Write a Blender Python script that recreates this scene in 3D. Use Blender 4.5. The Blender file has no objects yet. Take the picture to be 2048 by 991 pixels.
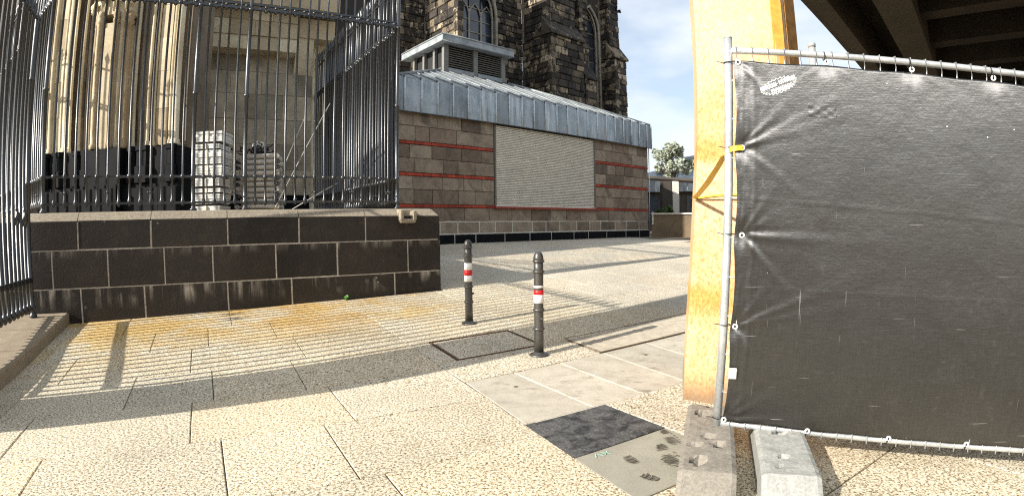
import bpy, math, random
from mathutils import Vector, Matrix, noise as mnoise
R = math.radians
sc = bpy.context.scene
COL = sc.collection

# ------------------------------------------------------------------ camera
cd = bpy.data.cameras.new('camera'); cam = bpy.data.objects.new('camera', cd)
COL.objects.link(cam); sc.camera = cam
cd.type = 'PANO'; cd.panorama_type = 'FISHEYE_LENS_POLYNOMIAL'      # wide lens with barrel distortion
cd.sensor_width = 36; cd.sensor_fit = 'HORIZONTAL'; cd.sensor_height = 36*495/1024
cd.fisheye_fov = R(170); cd.clip_start = .05; cd.clip_end = 3000
KL = 2048/36/1000
cd.fisheye_polynomial_k0 = 0; cd.fisheye_polynomial_k1 = -.9423*KL; cd.fisheye_polynomial_k2 = 0
cd.fisheye_polynomial_k3 = .0622*KL**3; cd.fisheye_polynomial_k4 = 0
_M = Matrix(((.99994, .011205, 0), (-.000479, .042746, -.999086), (-.011195, .999023, .042749))).to_4x4()
_M.translation = (0, 0, 1.165); cam.matrix_world = _M

# ------------------------------------------------------------------ sky, sun, exposure
SUN_AZ, SUN_EL = 54.1+180, 28.0
w = bpy.data.worlds.new('World'); sc.world = w; w.use_nodes = True
nt = w.node_tree; bg = nt.nodes['Background']
sky = nt.nodes.new('ShaderNodeTexSky'); sky.sky_type = 'NISHITA'; sky.sun_disc = False
sky.sun_elevation = R(SUN_EL); sky.sun_rotation = R(SUN_AZ); sky.air_density = 1.1; sky.dust_density = 1.6; sky.ozone_density = 1.6
tc = nt.nodes.new('ShaderNodeTexCoord'); mp = nt.nodes.new('ShaderNodeMapping'); mp.inputs['Scale'].default_value = (1.5, 1.5, 3.6)
mp.inputs['Location'].default_value = (.35, .1, .3)
nz = nt.nodes.new('ShaderNodeTexNoise'); nz.inputs['Scale'].default_value = 2.2; nz.inputs['Detail'].default_value = 7; nz.inputs['Roughness'].default_value = .52
rp = nt.nodes.new('ShaderNodeValToRGB'); rp.color_ramp.elements[0].position = .40; rp.color_ramp.elements[1].position = .66
rp.color_ramp.elements[0].color = (.34, .34, .34, 1); rp.color_ramp.elements[1].color = (.92, .92, .92, 1)
mx = nt.nodes.new('ShaderNodeMix'); mx.data_type = 'RGBA'; mx.inputs[7].default_value = (5.6, 5.9, 6.2, 1)
nt.links.new(tc.outputs['Generated'], mp.inputs[0]); nt.links.new(mp.outputs[0], nz.inputs['Vector'])
nt.links.new(nz.outputs[0], rp.inputs[0]); nt.links.new(rp.outputs[0], mx.inputs[0])
nt.links.new(sky.outputs[0], mx.inputs[6]); nt.links.new(mx.outputs[2], bg.inputs[0])
bg.inputs[1].default_value = .102
sl = bpy.data.lights.new('sun', 'SUN'); sl.energy = 4.9; sl.angle = R(.53); sl.color = (1, .945, .86)
so = bpy.data.objects.new('sun', sl); COL.objects.link(so)
_d = Vector((math.sin(R(54.1))*math.cos(R(SUN_EL)), math.cos(R(54.1))*math.cos(R(SUN_EL)), -math.sin(R(SUN_EL))))
so.rotation_euler = _d.to_track_quat('-Z', 'Y').to_euler(); so.location = (-20, -15, 18)
sc.cycles.filter_width = 1.15; sc.cycles.use_denoising = False
vs = sc.view_settings; vs.view_transform = 'Standard'; vs.look = 'None'; vs.exposure = .86; vs.gamma = 1; vs.use_curve_mapping = False

rnd = random.Random(7)

# ------------------------------------------------------------------ frames and ground
_ew = R(58.2); EX, EY = math.sin(_ew), math.cos(_ew); NX, NY = math.cos(_ew), -math.sin(_ew)
def W(s, t, z): return Vector((EX*s+NX*t, EY*s+NY*t, z))            # the dark wall's frame: s along it, t towards the viewer
_ak = R(49.07); KX, KY = math.sin(_ak), math.cos(_ak)
def K(s, d, z): return Vector((-KY*d+KX*s, KX*d+KY*s, z))            # the kiosk's frame: s along its front, d away from the viewer
_PB = Vector((1.043, 2.512, 0)); _PH = Vector((.9433, -.332, 0)); _PN = Vector((-.332, -.9433, 0))
def P(u, z, o=0.): return _PB+_PH*u+_PN*o+Vector((0, 0, z))          # the site fence's frame: u along it, o towards the viewer
def smooth(a, b, x):
    x = min(1, max(0, (x-a)/(b-a))); return x*x*(3-2*x)
def gz(x, y):
    m = -.15*x+.989*y
    z = min(max(m-3.9, 0), 10.4)*.065
    return z-.075*min(max(x-1.0, 0), 4)*(1-smooth(3.0, 4.4, y))

# ------------------------------------------------------------------ mesh helpers
class MB:
    def __init__(s): s.v = []; s.f = []; s.sm = []
    def add(s, vs, fs, smooth=False):
        o = len(s.v); s.v += [Vector(v) for v in vs]
        for f in fs: s.f.append([i+o for i in f]); s.sm.append(smooth)
        return s
    def hexa(s, c):  # 8 corners: bottom 0-3 ccw, top 4-7
        return s.add(c, [(3, 2, 1, 0), (4, 5, 6, 7), (0, 1, 5, 4), (1, 2, 6, 5), (2, 3, 7, 6), (3, 0, 4, 7)])
    def fbox(s, F, a0, a1, b0, b1, z0, z1):
        return s.hexa([F(a0, b0, z0), F(a1, b0, z0), F(a1, b1, z0), F(a0, b1, z0), F(a0, b0, z1), F(a1, b0, z1), F(a1, b1, z1), F(a0, b1, z1)])
    def cbox(s, F, a0, a1, b0, b1, z0, z1, c):  # box chamfered on every vertical and top edge
        def ring(i, z): return [F(a0+i, b0+c*(1 if i == 0 else 1)+0, z) for _ in ()]
        def oct_(i, z):
            A0, A1, B0, B1 = a0+i, a1-i, b0+i, b1-i
            return [F(A0+c, B0, z), F(A1-c, B0, z), F(A1, B0+c, z), F(A1, B1-c, z), F(A1-c, B1, z), F(A0+c, B1, z), F(A0, B1-c, z), F(A0, B0+c, z)]
        L = [oct_(c, z0), oct_(0, z0+c), oct_(0, z1-c), oct_(c, z1)]
        return s.loft(L, True)
    def loft(s, rings, caps=True, smooth=False, closed=True):
        n = len(rings[0]); o = len(s.v)
        for r in rings: s.v += [Vector(p) for p in r]
        for k in range(len(rings)-1):
            for i in range(n if closed else n-1):
                j = (i+1) % n
                s.f.append([o+k*n+i, o+k*n+j, o+(k+1)*n+j, o+(k+1)*n+i]); s.sm.append(smooth)
        if caps:
            s.f.append([o+i for i in reversed(range(n))]); s.sm.append(False)
            s.f.append([o+(len(rings)-1)*n+i for i in range(n)]); s.sm.append(False)
        return s
    def lathe(s, c, prof, n=16, smooth=True):
        c = Vector(c)
        return s.loft([[c+Vector((r*math.cos(2*math.pi*i/n), r*math.sin(2*math.pi*i/n), z)) for i in range(n)] for r, z in prof], True, smooth)
    def tube(s, pts, rad, n=8, smooth=True, caps=True):
        pts = [Vector(p) for p in pts]; rings = []
        for i, p in enumerate(pts):
            t = (pts[min(i+1, len(pts)-1)]-pts[max(i-1, 0)]).normalized()
            a = t.cross(Vector((0, 0, 1)))
            if a.length < .05: a = t.cross(Vector((0, 1, 0)))
            a.normalize(); b = t.cross(a); r = rad[i] if isinstance(rad, (list, tuple)) else rad
            rings.append([p+(a*math.cos(-2*math.pi*k/n)+b*math.sin(-2*math.pi*k/n))*r for k in range(n)])
        return s.loft(rings, caps, smooth)
    def ball(s, c, r, n=8, m=5, sq=(1, 1, 1)):
        c = Vector(c); rings = []
        for j in range(1, m):
            a = math.pi*j/m
            rings.append([c+Vector((r*sq[0]*math.sin(a)*math.cos(2*math.pi*i/n), r*sq[1]*math.sin(a)*math.sin(2*math.pi*i/n), -r*sq[2]*math.cos(a))) for i in range(n)])
        return s.loft(rings, True, True)
    def torus(s, c, R_, r, ax1, ax2, n=14, m=6, a0=0., a1=2*math.pi):
        c = Vector(c); ax3 = ax1.cross(ax2); rings = []
        full = abs(a1-a0-2*math.pi) < 1e-6
        for i in range(n+1):
            a = a0+(a1-a0)*i/n; d = ax1*math.cos(a)+ax2*math.sin(a)
            rings.append([c+d*(R_+r*math.cos(2*math.pi*k/m))+ax3*(r*math.sin(2*math.pi*k/m)) for k in range(m)])
        return s.loft(rings, not full, True)
    def mesh(s, name, org=Vector((0, 0, 0))):
        me = bpy.data.meshes.new(name); me.from_pydata([v-org for v in s.v], [], s.f)
        me.polygons.foreach_set('use_smooth', s.sm); me.update()
        return me
ORG = {}
def fixn(me):
    import bmesh
    bm = bmesh.new(); bm.from_mesh(me); bmesh.ops.recalc_face_normals(bm, faces=bm.faces); bm.to_mesh(me); bm.free()
def obj(name, mb, m, parent=None, base=None, fix=True):
    org = ORG[parent.name] if parent else Vector(base or (0, 0, 0))
    me = mb.mesh(name, org)
    if fix: fixn(me)
    me.materials.append(m); o = bpy.data.objects.new(name, me); COL.objects.link(o)
    if parent: o.parent = parent
    else: o.location = org
    ORG[o.name] = org
    return o
def inst(name, me, loc, parent=None, rot=None, scale=None):
    o = bpy.data.objects.new(name, me); COL.objects.link(o)
    o.location = Vector(loc)-(ORG[parent.name] if parent else Vector((0, 0, 0)))
    if parent: o.parent = parent
    if rot: o.rotation_euler = rot
    if scale: o.scale = scale
    ORG[o.name] = Vector(loc)
    return o
def tag(o, label=None, cat=None, group=None, kind=None):
    for k, v in (('label', label), ('category', cat), ('group', group), ('kind', kind)):
        if v: o[k] = v
    return o
def thing(name, loc, label, cat, group=None):
    o = bpy.data.objects.new(name, None); o.empty_display_size = .2; COL.objects.link(o); o.location = loc; ORG[o.name] = Vector(loc)
    return tag(o, label, cat, group)
ORD = ['topmost', 'second', 'third', 'fourth', 'fifth', 'sixth', 'seventh', 'eighth', 'ninth', 'tenth']

# ------------------------------------------------------------------ material helpers
class NB:
    def __init__(s, name):
        s.m = bpy.data.materials.new(name); s.m.use_nodes = True; s.t = s.m.node_tree; s.p = s.t.nodes['Principled BSDF']
        s.pos = s.t.nodes.new('ShaderNodeNewGeometry').outputs['Position']
        oi = s.t.nodes.new('ShaderNodeObjectInfo'); s.rand = oi.outputs['Random']
    def _in(s, sock, v):
        if isinstance(v, bpy.types.NodeSocket): s.t.links.new(v, sock)
        elif isinstance(v, (tuple, list)) and sock.type == 'RGBA': sock.default_value = (*v[:3], 1)
        else: sock.default_value = v
    def map(s, scale=(1, 1, 1), rot=(0, 0, 0), loc=(0, 0, 0), v=None):
        n = s.t.nodes.new('ShaderNodeMapping'); s._in(n.inputs[0], v or s.pos)
        n.inputs['Scale'].default_value = scale; n.inputs['Rotation'].default_value = rot; n.inputs['Location'].default_value = loc
        return n.outputs[0]
    def noise(s, sc_, det=4, ro=.55, v=None, dist=0.):
        n = s.t.nodes.new('ShaderNodeTexNoise'); s._in(n.inputs['Vector'], v or s.pos)
        n.inputs['Scale'].default_value = sc_; n.inputs['Detail'].default_value = det; n.inputs['Roughness'].default_value = ro; n.inputs['Distortion'].default_value = dist
        return n.outputs[0]
    def vor(s, sc_, v=None, feat='F1', out=0):
        n = s.t.nodes.new('ShaderNodeTexVoronoi'); n.feature = feat; s._in(n.inputs['Vector'], v or s.pos); n.inputs['Scale'].default_value = sc_
        return n.outputs[out]
    def wave(s, sc_, v=None, dist=2., det=2, typ='BANDS', dir_='X'):
        n = s.t.nodes.new('ShaderNodeTexWave'); n.wave_type = typ; n.bands_direction = dir_; s._in(n.inputs['Vector'], v or s.pos)
        n.inputs['Scale'].default_value = sc_; n.inputs['Distortion'].default_value = dist; n.inputs['Detail'].default_value = det
        return n.outputs['Fac']
    def ramp(s, f, stops, interp='LINEAR'):
        n = s.t.nodes.new('ShaderNodeValToRGB'); n.color_ramp.interpolation = interp; e = n.color_ramp.elements
        while len(e) < len(stops): e.new(.5)
        for i, (p, c) in enumerate(stops):
            e[i].position = p; e[i].color = (*c, 1) if isinstance(c, tuple) else (c, c, c, 1)
        s._in(n.inputs[0], f); return n.outputs[0]
    def mix(s, f, a, b, mode='MIX'):
        n = s.t.nodes.new('ShaderNodeMix'); n.data_type = 'RGBA'; n.blend_type = mode
        s._in(n.inputs[0], f); s._in(n.inputs[6], a); s._in(n.inputs[7], b); return n.outputs[2]
    def math(s, op, a, b=0., c=0.):
        n = s.t.nodes.new('ShaderNodeMath'); n.operation = op; s._in(n.inputs[0], a); s._in(n.inputs[1], b); s._in(n.inputs[2], c); return n.outputs[0]
    def sep(s, v=None):
        n = s.t.nodes.new('ShaderNodeSeparateXYZ'); s._in(n.inputs[0], v or s.pos); return n.outputs
    def dot(s, vec, v=None):
        n = s.t.nodes.new('ShaderNodeVectorMath'); n.operation = 'DOT_PRODUCT'; s._in(n.inputs[0], v or s.pos); n.inputs[1].default_value = vec; return n.outputs['Value']
    def band(s, x, a, b, c, d):
        n = s.t.nodes.new('ShaderNodeMapRange'); n.interpolation_type = 'SMOOTHSTEP'; s._in(n.inputs[0], x); n.inputs[1].default_value = a; n.inputs[2].default_value = b; n.inputs[3].default_value = c; n.inputs[4].default_value = d
        return n.outputs[0]
    def bump(s, h, strength=.3, dist=.01, nrm=None):
        n = s.t.nodes.new('ShaderNodeBump'); s._in(n.inputs['Height'], h); n.inputs['Strength'].default_value = strength; n.inputs['Distance'].default_value = dist
        if nrm: s._in(n.inputs['Normal'], nrm)
        return n.outputs[0]
    def done(s, col, rough=.8, metal=0., nrm=None, spec=None):
        s._in(s.p.inputs['Base Color'], col); s._in(s.p.inputs['Roughness'], rough); s._in(s.p.inputs['Metallic'], metal)
        if nrm: s._in(s.p.inputs['Normal'], nrm)
        if spec is not None: s._in(s.p.inputs['Specular IOR Level'], spec)
        return s.m
def rgbm(v): return (v, v, v)

# washed aggregate slabs
def m_washed():
    b = NB('washed_slab')
    g1 = b.noise(70, 5, .75); g2 = b.vor(110, out=1)
    gr = b.ramp(g1, [(.385, (.085, .058, .028)), (.44, (.33, .265, .165)), (.49, (.61, .545, .405)), (.56, (.82, .775, .66))])
    sp = b.ramp(g2, [(0, .42), (.30, .95), (1, 1.12)])
    c = b.mix(.55, gr, b.mix(1, gr, sp, 'MULTIPLY'))
    tint = b.ramp(b.rand, [(0, (1.0, .97, .91)), (.35, (.96, .95, .92)), (.6, (1.02, .96, .85)), (.8, (.95, .95, .93)), (1, (1.03, .94, .80))])
    c = b.mix(1, c, tint, 'MULTIPLY')
    c = b.mix(1, c, b.ramp(b.math('FRACT', b.math('MULTIPLY', b.rand, 7.3)), [(0, .90), (1, 1.05)]), 'MULTIPLY')
    gum = b.math('MULTIPLY', b.ramp(b.vor(2.4), [(.035, 1.), (.06, 0.)]), b.ramp(b.noise(1.1, 2, .5, b.map(loc=(9, 2, 0))), [(.5, 0.), (.54, .7)]))
    c = b.mix(gum, c, (.10, .085, .065))
    big = b.noise(.9, 4, .6)
    c = b.mix(1, c, b.ramp(big, [(.3, .82), (.65, 1.08)]), 'MULTIPLY')
    t = b.dot((NX, NY, 0))
    near = b.band(t, -6.6, -4.3, 1, 0)
    s_ = b.dot((EX, EY, 0)); near = b.math('MULTIPLY', near, b.band(s_, 2.2, 3.2, 1, 0))
    st = b.math('MULTIPLY', b.ramp(b.noise(1.3, 5, .6), [(.40, 0.15), (.56, 1.)]), near)
    c = b.mix(st, c, b.mix(1, c, (1.0, .74, .32), 'MULTIPLY'))
    dk = b.ramp(b.noise(2.6, 5, .65, b.map(loc=(3, 1, 0))), [(.60, 0.), (.74, .5)])
    c = b.mix(b.math('MULTIPLY', dk, b.band(t, -9, -6, 0, .9)), c, b.mix(1, c, (.55, .48, .40), 'MULTIPLY'))
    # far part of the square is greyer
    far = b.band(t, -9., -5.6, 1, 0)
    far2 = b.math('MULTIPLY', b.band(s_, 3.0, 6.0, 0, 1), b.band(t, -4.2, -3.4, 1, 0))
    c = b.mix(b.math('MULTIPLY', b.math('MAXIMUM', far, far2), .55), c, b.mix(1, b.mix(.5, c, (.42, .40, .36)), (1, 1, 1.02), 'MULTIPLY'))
    return b.done(c, .85, nrm=b.bump(g1, .55, .012))
def m_smooth():
    b = NB('smooth_slab'); n = b.noise(7, 6, .65); f = b.noise(90, 3, .6)
    c = b.ramp(n, [(.3, (.34, .30, .23)), (.5, (.47, .43, .345)), (.7, (.55, .51, .42))])
    c = b.mix(.35, c, b.ramp(f, [(.3, (.26, .23, .17)), (.7, (.60, .56, .47))]))
    d = b.ramp(b.noise(4.2, 6, .7, b.map(rot=(0, 0, .9), scale=(1, 2.2, 1))), [(.56, 0.), (.70, .75)])
    c = b.mix(d, c, (.14, .115, .085)); c = b.mix(1, c, b.ramp(b.rand, [(0, .88), (1, 1.1)]), 'MULTIPLY')
    return b.done(c, .75, nrm=b.bump(f, .25, .005))
def m_darktile():
    b = NB('asphalt_patch'); n = b.noise(6, 6, .7, dist=.6); f = b.vor(120, out=1)
    c = b.ramp(f, [(0, (.05, .05, .05)), (.6, (.085, .084, .08)), (1, (.16, .158, .15))])
    c = b.mix(b.ramp(n, [(.44, 0.), (.60, .95)]), c, (.010, .010, .010))
    return b.done(c, b.ramp(n, [(.46, .75), (.6, .5)]), nrm=b.bump(f, .4, .006))
def m_greytile():
    b = NB('grey_tile'); n = b.noise(5, 5, .6); f = b.noise(120, 3, .6)
    c = b.mix(.3, b.ramp(n, [(.3, (.24, .225, .175)), (.7, (.33, .31, .245))]), b.ramp(f, [(.3, (.16, .15, .12)), (.7, (.40, .38, .31))]))
    return b.done(c, .75, nrm=b.bump(f, .2, .004))
def m_plain(name, col, rough=.7, metal=0., var=.15, scale=12, bmp=.1, spec=None, rvar=0.):
    b = NB(name); n = b.noise(scale, 5, .6)
    c = b.mix(1, col, b.ramp(n, [(.3, 1-var), (.7, 1+var)]), 'MULTIPLY')
    if rvar: c = b.mix(1, c, b.ramp(b.rand, [(0, 1-rvar), (1, 1+rvar)]), 'MULTIPLY')
    return b.done(c, rough, metal, b.bump(b.noise(scale*6, 3, .6), bmp, .004) if bmp else None, spec)
def m_basalt():
    b = NB('dark_basalt'); n = b.noise(3.2, 6, .65); f = b.noise(46, 4, .65)
    c = b.ramp(n, [(.3, (.010, .0066, .0045)), (.55, (.019, .0125, .0082)), (.75, (.040, .027, .0175))])
    c = b.mix(.45, c, b.ramp(f, [(.3, (.004, .0033, .0027)), (.7, (.033, .026, .0195))]))
    c = b.mix(1, c, b.ramp(b.rand, [(0, .7), (1, 1.5)]), 'MULTIPLY')
    c = b.mix(b.ramp(b.noise(5.5, 6, .7), [(.52, 0.), (.72, .8)]), c, (.042, .030, .020)); c = b.mix(b.ramp(b.vor(38), [(.10, .7), (.2, 0.)]), c, (.003, .003, .003))
    z = b.sep()[2]
    # lime runs under the lower joint
    v = b.map(scale=(9, 9, .55)); r = b.ramp(b.noise(1, 4, .6, v), [(.50, 0.), (.66, 1.)])
    gate = b.ramp(b.noise(1.3, 3, .6, b.map(loc=(2.2, 0, 0))), [(.45, 0.), (.54, 1.)])
    m = b.math('MULTIPLY', b.math('MULTIPLY', r, gate), b.math('MULTIPLY', b.band(z, .24, .50, 0, 1), b.band(z, .525, .54, 1, 0)))
    m = b.math('MAXIMUM', m, b.math('MULTIPLY', b.math('MULTIPLY', r, .35), b.math('MULTIPLY', b.band(z, .85, .97, 0, 1), b.band(z, .975, .98, 1, 0))))
    spot = b.math('MULTIPLY', b.ramp(b.vor(5.5), [(.05, 1.), (.11, 0.)]), b.ramp(b.noise(2.3), [(.55, 0.), (.6, .7)]))
    m = b.math('MAXIMUM', m, spot)
    c = b.mix(b.math('MULTIPLY', m, .8), c, (.42, .38, .32))
    return b.done(c, .6, nrm=b.bump(f, .5, .008), spec=.4)
def m_coping():
    b = NB('coping_stone'); f = b.noise(40, 4, .65); n = b.noise(2.5, 5, .6)
    c = b.mix(.5, b.ramp(n, [(.3, (.17, .135, .095)), (.7, (.31, .26, .19))]), b.ramp(f, [(.3, (.12, .10, .07)), (.7, (.48, .42, .32))]))
    return b.done(c, .8, nrm=b.bump(f, .35, .006))
def m_kstone():
    b = NB('slate_block'); v = b.map(rot=(.3, .5, .4)); n = b.noise(2.2, 6, .62, v, 1.2); f = b.noise(24, 5, .65)
    c = b.ramp(b.rand, [(0, (.135, .098, .066)), (.25, (.205, .155, .108)), (.5, (.265, .205, .148)), (.75, (.30, .238, .172)), (.9, (.22, .158, .11)), (1, (.35, .285, .21))])
    c = b.mix(1, c, b.ramp(n, [(.28, .55), (.5, 1.), (.72, 1.3)]), 'MULTIPLY')
    vein = b.ramp(b.wave(.55, v, 11, 3), [(0, .5), (.16, 1.)]); gate = b.ramp(b.rand, [(.0, .0), (.2, .6), (.3, 0.), (.55, .7), (.65, 0.)], 'CONSTANT')
    c = b.mix(gate, c, b.mix(1, c, vein, 'MULTIPLY'))
    c = b.mix(.3, c, b.mix(1, c, b.ramp(f, [(.3, .4), (.7, 1.6)]), 'MULTIPLY'))
    return b.done(c, .7, nrm=b.bump(f, .4, .01))
def m_lead():
    b = NB('lead_sheet'); n = b.noise(1.6, 6, .65); v = b.map(scale=(7, 7, .6)); s_ = b.noise(1, 5, .65, v); f = b.noise(18, 4, .7)
    c = b.ramp(n, [(.3, (.29, .345, .39)), (.5, (.43, .50, .55)), (.72, (.60, .665, .705))])
    c = b.mix(b.ramp(s_, [(.5, 0.), (.66, .75)]), c, (.72, .76, .78)); c = b.mix(b.ramp(s_, [(.30, .7), (.44, 0.)]), c, (.10, .115, .13))
    c = b.mix(1, c, b.ramp(b.rand, [(0, .48), (.5, .70), (1, .92)]), 'MULTIPLY')
    c = b.mix(.35, c, b.mix(1, c, b.ramp(f, [(.3, .5), (.7, 1.5)]), 'MULTIPLY'))
    return b.done(c, b.ramp(f, [(.3, .42), (.7, .65)]), .25, b.bump(f, .25, .006))
def m_cath():
    b = NB('sooty_stone'); n = b.noise(1.5, 6, .7); v = b.map(scale=(1, 1, .5)); r = b.noise(2.3, 6, .72, v); f = b.noise(7, 5, .7)
    c = b.ramp(b.rand, [(0, (.020, .016, .012)), (.30, (.040, .032, .024)), (.52, (.075, .060, .042)), (.70, (.13, .10, .065)), (.86, (.24, .19, .125)), (1, (.40, .33, .235))])
    c = b.mix(b.ramp(r, [(.49, 0.), (.54, .92)]), c, (.014, .0115, .009))
    c = b.mix(b.ramp(n, [(.60, 0.), (.64, .8)]), c, (.42, .35, .255))
    c = b.mix(.4, c, b.mix(1, c, b.ramp(f, [(.3, .35), (.7, 1.7)]), 'MULTIPLY'))
    return b.done(c, .85, nrm=b.bump(f, .7, .05))
def m_iron():
    b = NB('wrought_iron'); b.p.inputs['IOR'].default_value = 1.68; n = b.noise(30, 4, .6)
    c = b.ramp(n, [(.3, (.006, .008, .010)), (.6, (.012, .015, .018)), (.78, (.04, .044, .046))])
    return b.done(c, b.ramp(n, [(.3, .32), (.7, .46)]), 0., b.bump(n, .25, .004), .6)
def m_portal():
    b = NB('portal_limestone'); n = b.noise(1.3, 6, .6); f = b.noise(22, 4, .6); z = b.sep()[2]
    c = b.ramp(n, [(.3, (.42, .36, .25)), (.5, (.58, .52, .385)), (.7, (.70, .65, .52))])
    c = b.mix(1, c, b.ramp(b.rand, [(0, (.55, .46, .36)), (.35, (.85, .80, .72)), (1, (1.12, 1.1, 1.04))]), 'MULTIPLY')
    c = b.mix(.25, c, b.mix(1, c, b.ramp(f, [(.3, .5), (.7, 1.4)]), 'MULTIPLY'))
    return b.done(c, .85, nrm=b.bump(f, .3, .01))
def m_blackstone():
    b = NB('black_stone'); n = b.noise(5, 5, .6)
    return b.done(b.ramp(n, [(.3, (.002, .0024, .0032)), (.7, (.008, .009, .0105))]), .65, nrm=b.bump(n, .3, .01), spec=.12)
def m_galv():
    b = NB('galvanised_steel'); n = b.noise(60, 4, .6); v = b.noise(9, 4, .6)
    c = b.mix(.5, b.ramp(n, [(.3, (.42, .44, .45)), (.7, (.68, .70, .70))]), b.ramp(v, [(.3, (.40, .42, .42)), (.7, (.70, .71, .70))]))
    return b.done(c, b.ramp(v, [(.3, .32), (.7, .52)]), .55, b.bump(n, .12, .002))
def m_tarp():
    b = NB('tarpaulin_fabric')
    u = b.dot(tuple(_PH)); z = b.sep()[2]
    cmb = b.t.nodes.new('ShaderNodeCombineXYZ'); b._in(cmb.inputs[0], u); b._in(cmb.inputs[2], z); v = cmb.outputs[0]
    wv = b.noise(1, 3, .7, b.map(scale=(10, 1, 150), v=v)); wh = b.noise(1, 3, .7, b.map(scale=(150, 1, 10), v=v))
    weave = b.math('ADD', wv, wh)
    n = b.noise(2.2, 6, .65, v); fine = b.noise(13, 5, .7, v)
    c = b.ramp(n, [(.3, (.005, .0045, .0038)), (.7, (.010, .0092, .008))])
    c = b.mix(.6, c, b.mix(1, c, b.ramp(weave, [(.70, .55), (1.0, 1.), (1.3, 1.9)]), 'MULTIPLY'))
    dust = b.math('MULTIPLY', b.ramp(fine, [(.56, 0.), (.75, .5)]), b.ramp(b.noise(1.1, 3, .5, v), [(.42, 0.), (.62, 1.)]))
    c = b.mix(b.math('MULTIPLY', dust, .6), c, (.10, .092, .08))
    def scratch(sc_, rot, th, amt, sd):
        w_ = b.noise(1, 2, .5, b.map(scale=sc_, rot=(0, rot, 0), loc=(sd, 0, sd*2), v=v)); return b.ramp(w_, [(th, 0.), (th+.02, amt)])
    for a in (((70, 1, 2.6), 0, .72, .30, 1.3), ((90, 1, 5), 0, .735, .22, 9.3), ((2.4, 1, 60), .05, .72, .25, 4.1), ((3, 1, 55), -.45, .745, .5, 7.7), ((3, 1, 60), -.8, .76, .5, 2.2)):
        c = b.mix(scratch(*a), c, (.34, .33, .30))
    pin = b.math('MULTIPLY', b.ramp(b.vor(9, v), [(.022, 1.), (.034, 0.)]), b.ramp(b.noise(1.5, 2, .5, v), [(.5, 0.), (.54, 1.)]))
    c = b.mix(pin, c, (.75, .74, .70))
    ro = b.ramp(fine, [(.3, .50), (.7, .60)]); b.p.inputs['IOR'].default_value = 1.80
    tg = b.t.nodes.new('ShaderNodeCombineXYZ'); tg.inputs[0].default_value = _PH.x; tg.inputs[1].default_value = _PH.y
    b.p.inputs['Anisotropic'].default_value = .95; b.t.links.new(tg.outputs[0], b.p.inputs['Tangent'])   # woven tape: wide sideways sheen
    return b.done(c, ro, nrm=b.bump(weave, .22, .003, b.bump(fine, .35, .008)), spec=.9)
def m_concrete(name, a, bb, rough=.85):
    b = NB(name); n = b.noise(9, 6, .65); f = b.noise(70, 4, .65); h = b.vor(45)
    c = b.mix(.45, b.ramp(n, [(.3, a), (.7, bb)]), b.ramp(f, [(.3, tuple(x*.6 for x in a)), (.7, tuple(min(.8, x*1.15) for x in bb))]))
    c = b.mix(b.ramp(h, [(.06, .7), (.12, 0.)]), c, tuple(x*.35 for x in a))
    return b.done(c, rough, nrm=b.bump(f, .5, .006))
def m_pillar():
    b = NB('ochre_concrete'); z = b.sep()[2]; n = b.noise(2.2, 6, .6); f = b.noise(60, 4, .65, b.map(scale=(1, 1, .6))); big = b.noise(1.1, 4, .55, b.map(loc=(4, 0, 1)))
    c = b.ramp(f, [(.32, (.45, .245, .11)), (.42, (.55, .335, .165)), (.52, (.61, .41, .235)), (.66, (.65, .48, .31))])
    c = b.mix(b.ramp(n, [(.45, 0.), (.64, .6)]), c, b.mix(1, c, (1.0, .76, .42), 'MULTIPLY'))
    zz = b.math('ADD', z, b.math('MULTIPLY', big, .5))
    rust = b.math('MAXIMUM', b.math('MULTIPLY', b.band(zz, .62, .86, 0, 1), b.band(zz, .9, 1.0, 1, 0)), b.math('MULTIPLY', b.band(zz, 1.80, 1.86, 0, .9), b.band(zz, 1.9, 2.0, 1, 0)))
    c = b.mix(rust, c, b.mix(1, c, (1.0, .74, .38), 'MULTIPLY'))
    pale = b.math('MULTIPLY', b.band(z, 1.7, 2.6, 0, .8), b.ramp(big, [(.35, .3), (.6, 1.)])); c = b.mix(pale, c, b.mix(.5, c, (.72, .60, .42)))
    gr = b.math('MULTIPLY', b.band(b.math('ADD', z, b.math('MULTIPLY', n, .25)), .12, .38, 1, 0), .75); c = b.mix(gr, c, (.10, .075, .05))   # splash dirt at the foot
    return b.done(c, .85, nrm=b.bump(f, .45, .008))
def m_leaf(name, a, bb):
    b = NB(name); c = b.mix(b.noise(3, 2), a, bb); c = b.mix(b.rand, c, bb)
    m = b.done(c, .6); return m
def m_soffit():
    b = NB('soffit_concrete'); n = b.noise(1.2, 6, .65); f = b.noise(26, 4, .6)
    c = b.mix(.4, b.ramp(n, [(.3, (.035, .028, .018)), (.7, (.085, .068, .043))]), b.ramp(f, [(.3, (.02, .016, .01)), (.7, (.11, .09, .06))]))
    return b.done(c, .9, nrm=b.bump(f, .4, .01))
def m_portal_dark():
    b = NB('shaded_brown_stone'); n = b.noise(2.3, 6, .6); f = b.noise(22, 4, .6)
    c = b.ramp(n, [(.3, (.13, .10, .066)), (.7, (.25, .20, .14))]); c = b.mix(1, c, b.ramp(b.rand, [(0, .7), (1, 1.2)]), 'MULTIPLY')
    return b.done(c, .85, nrm=b.bump(f, .3, .01))
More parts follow.
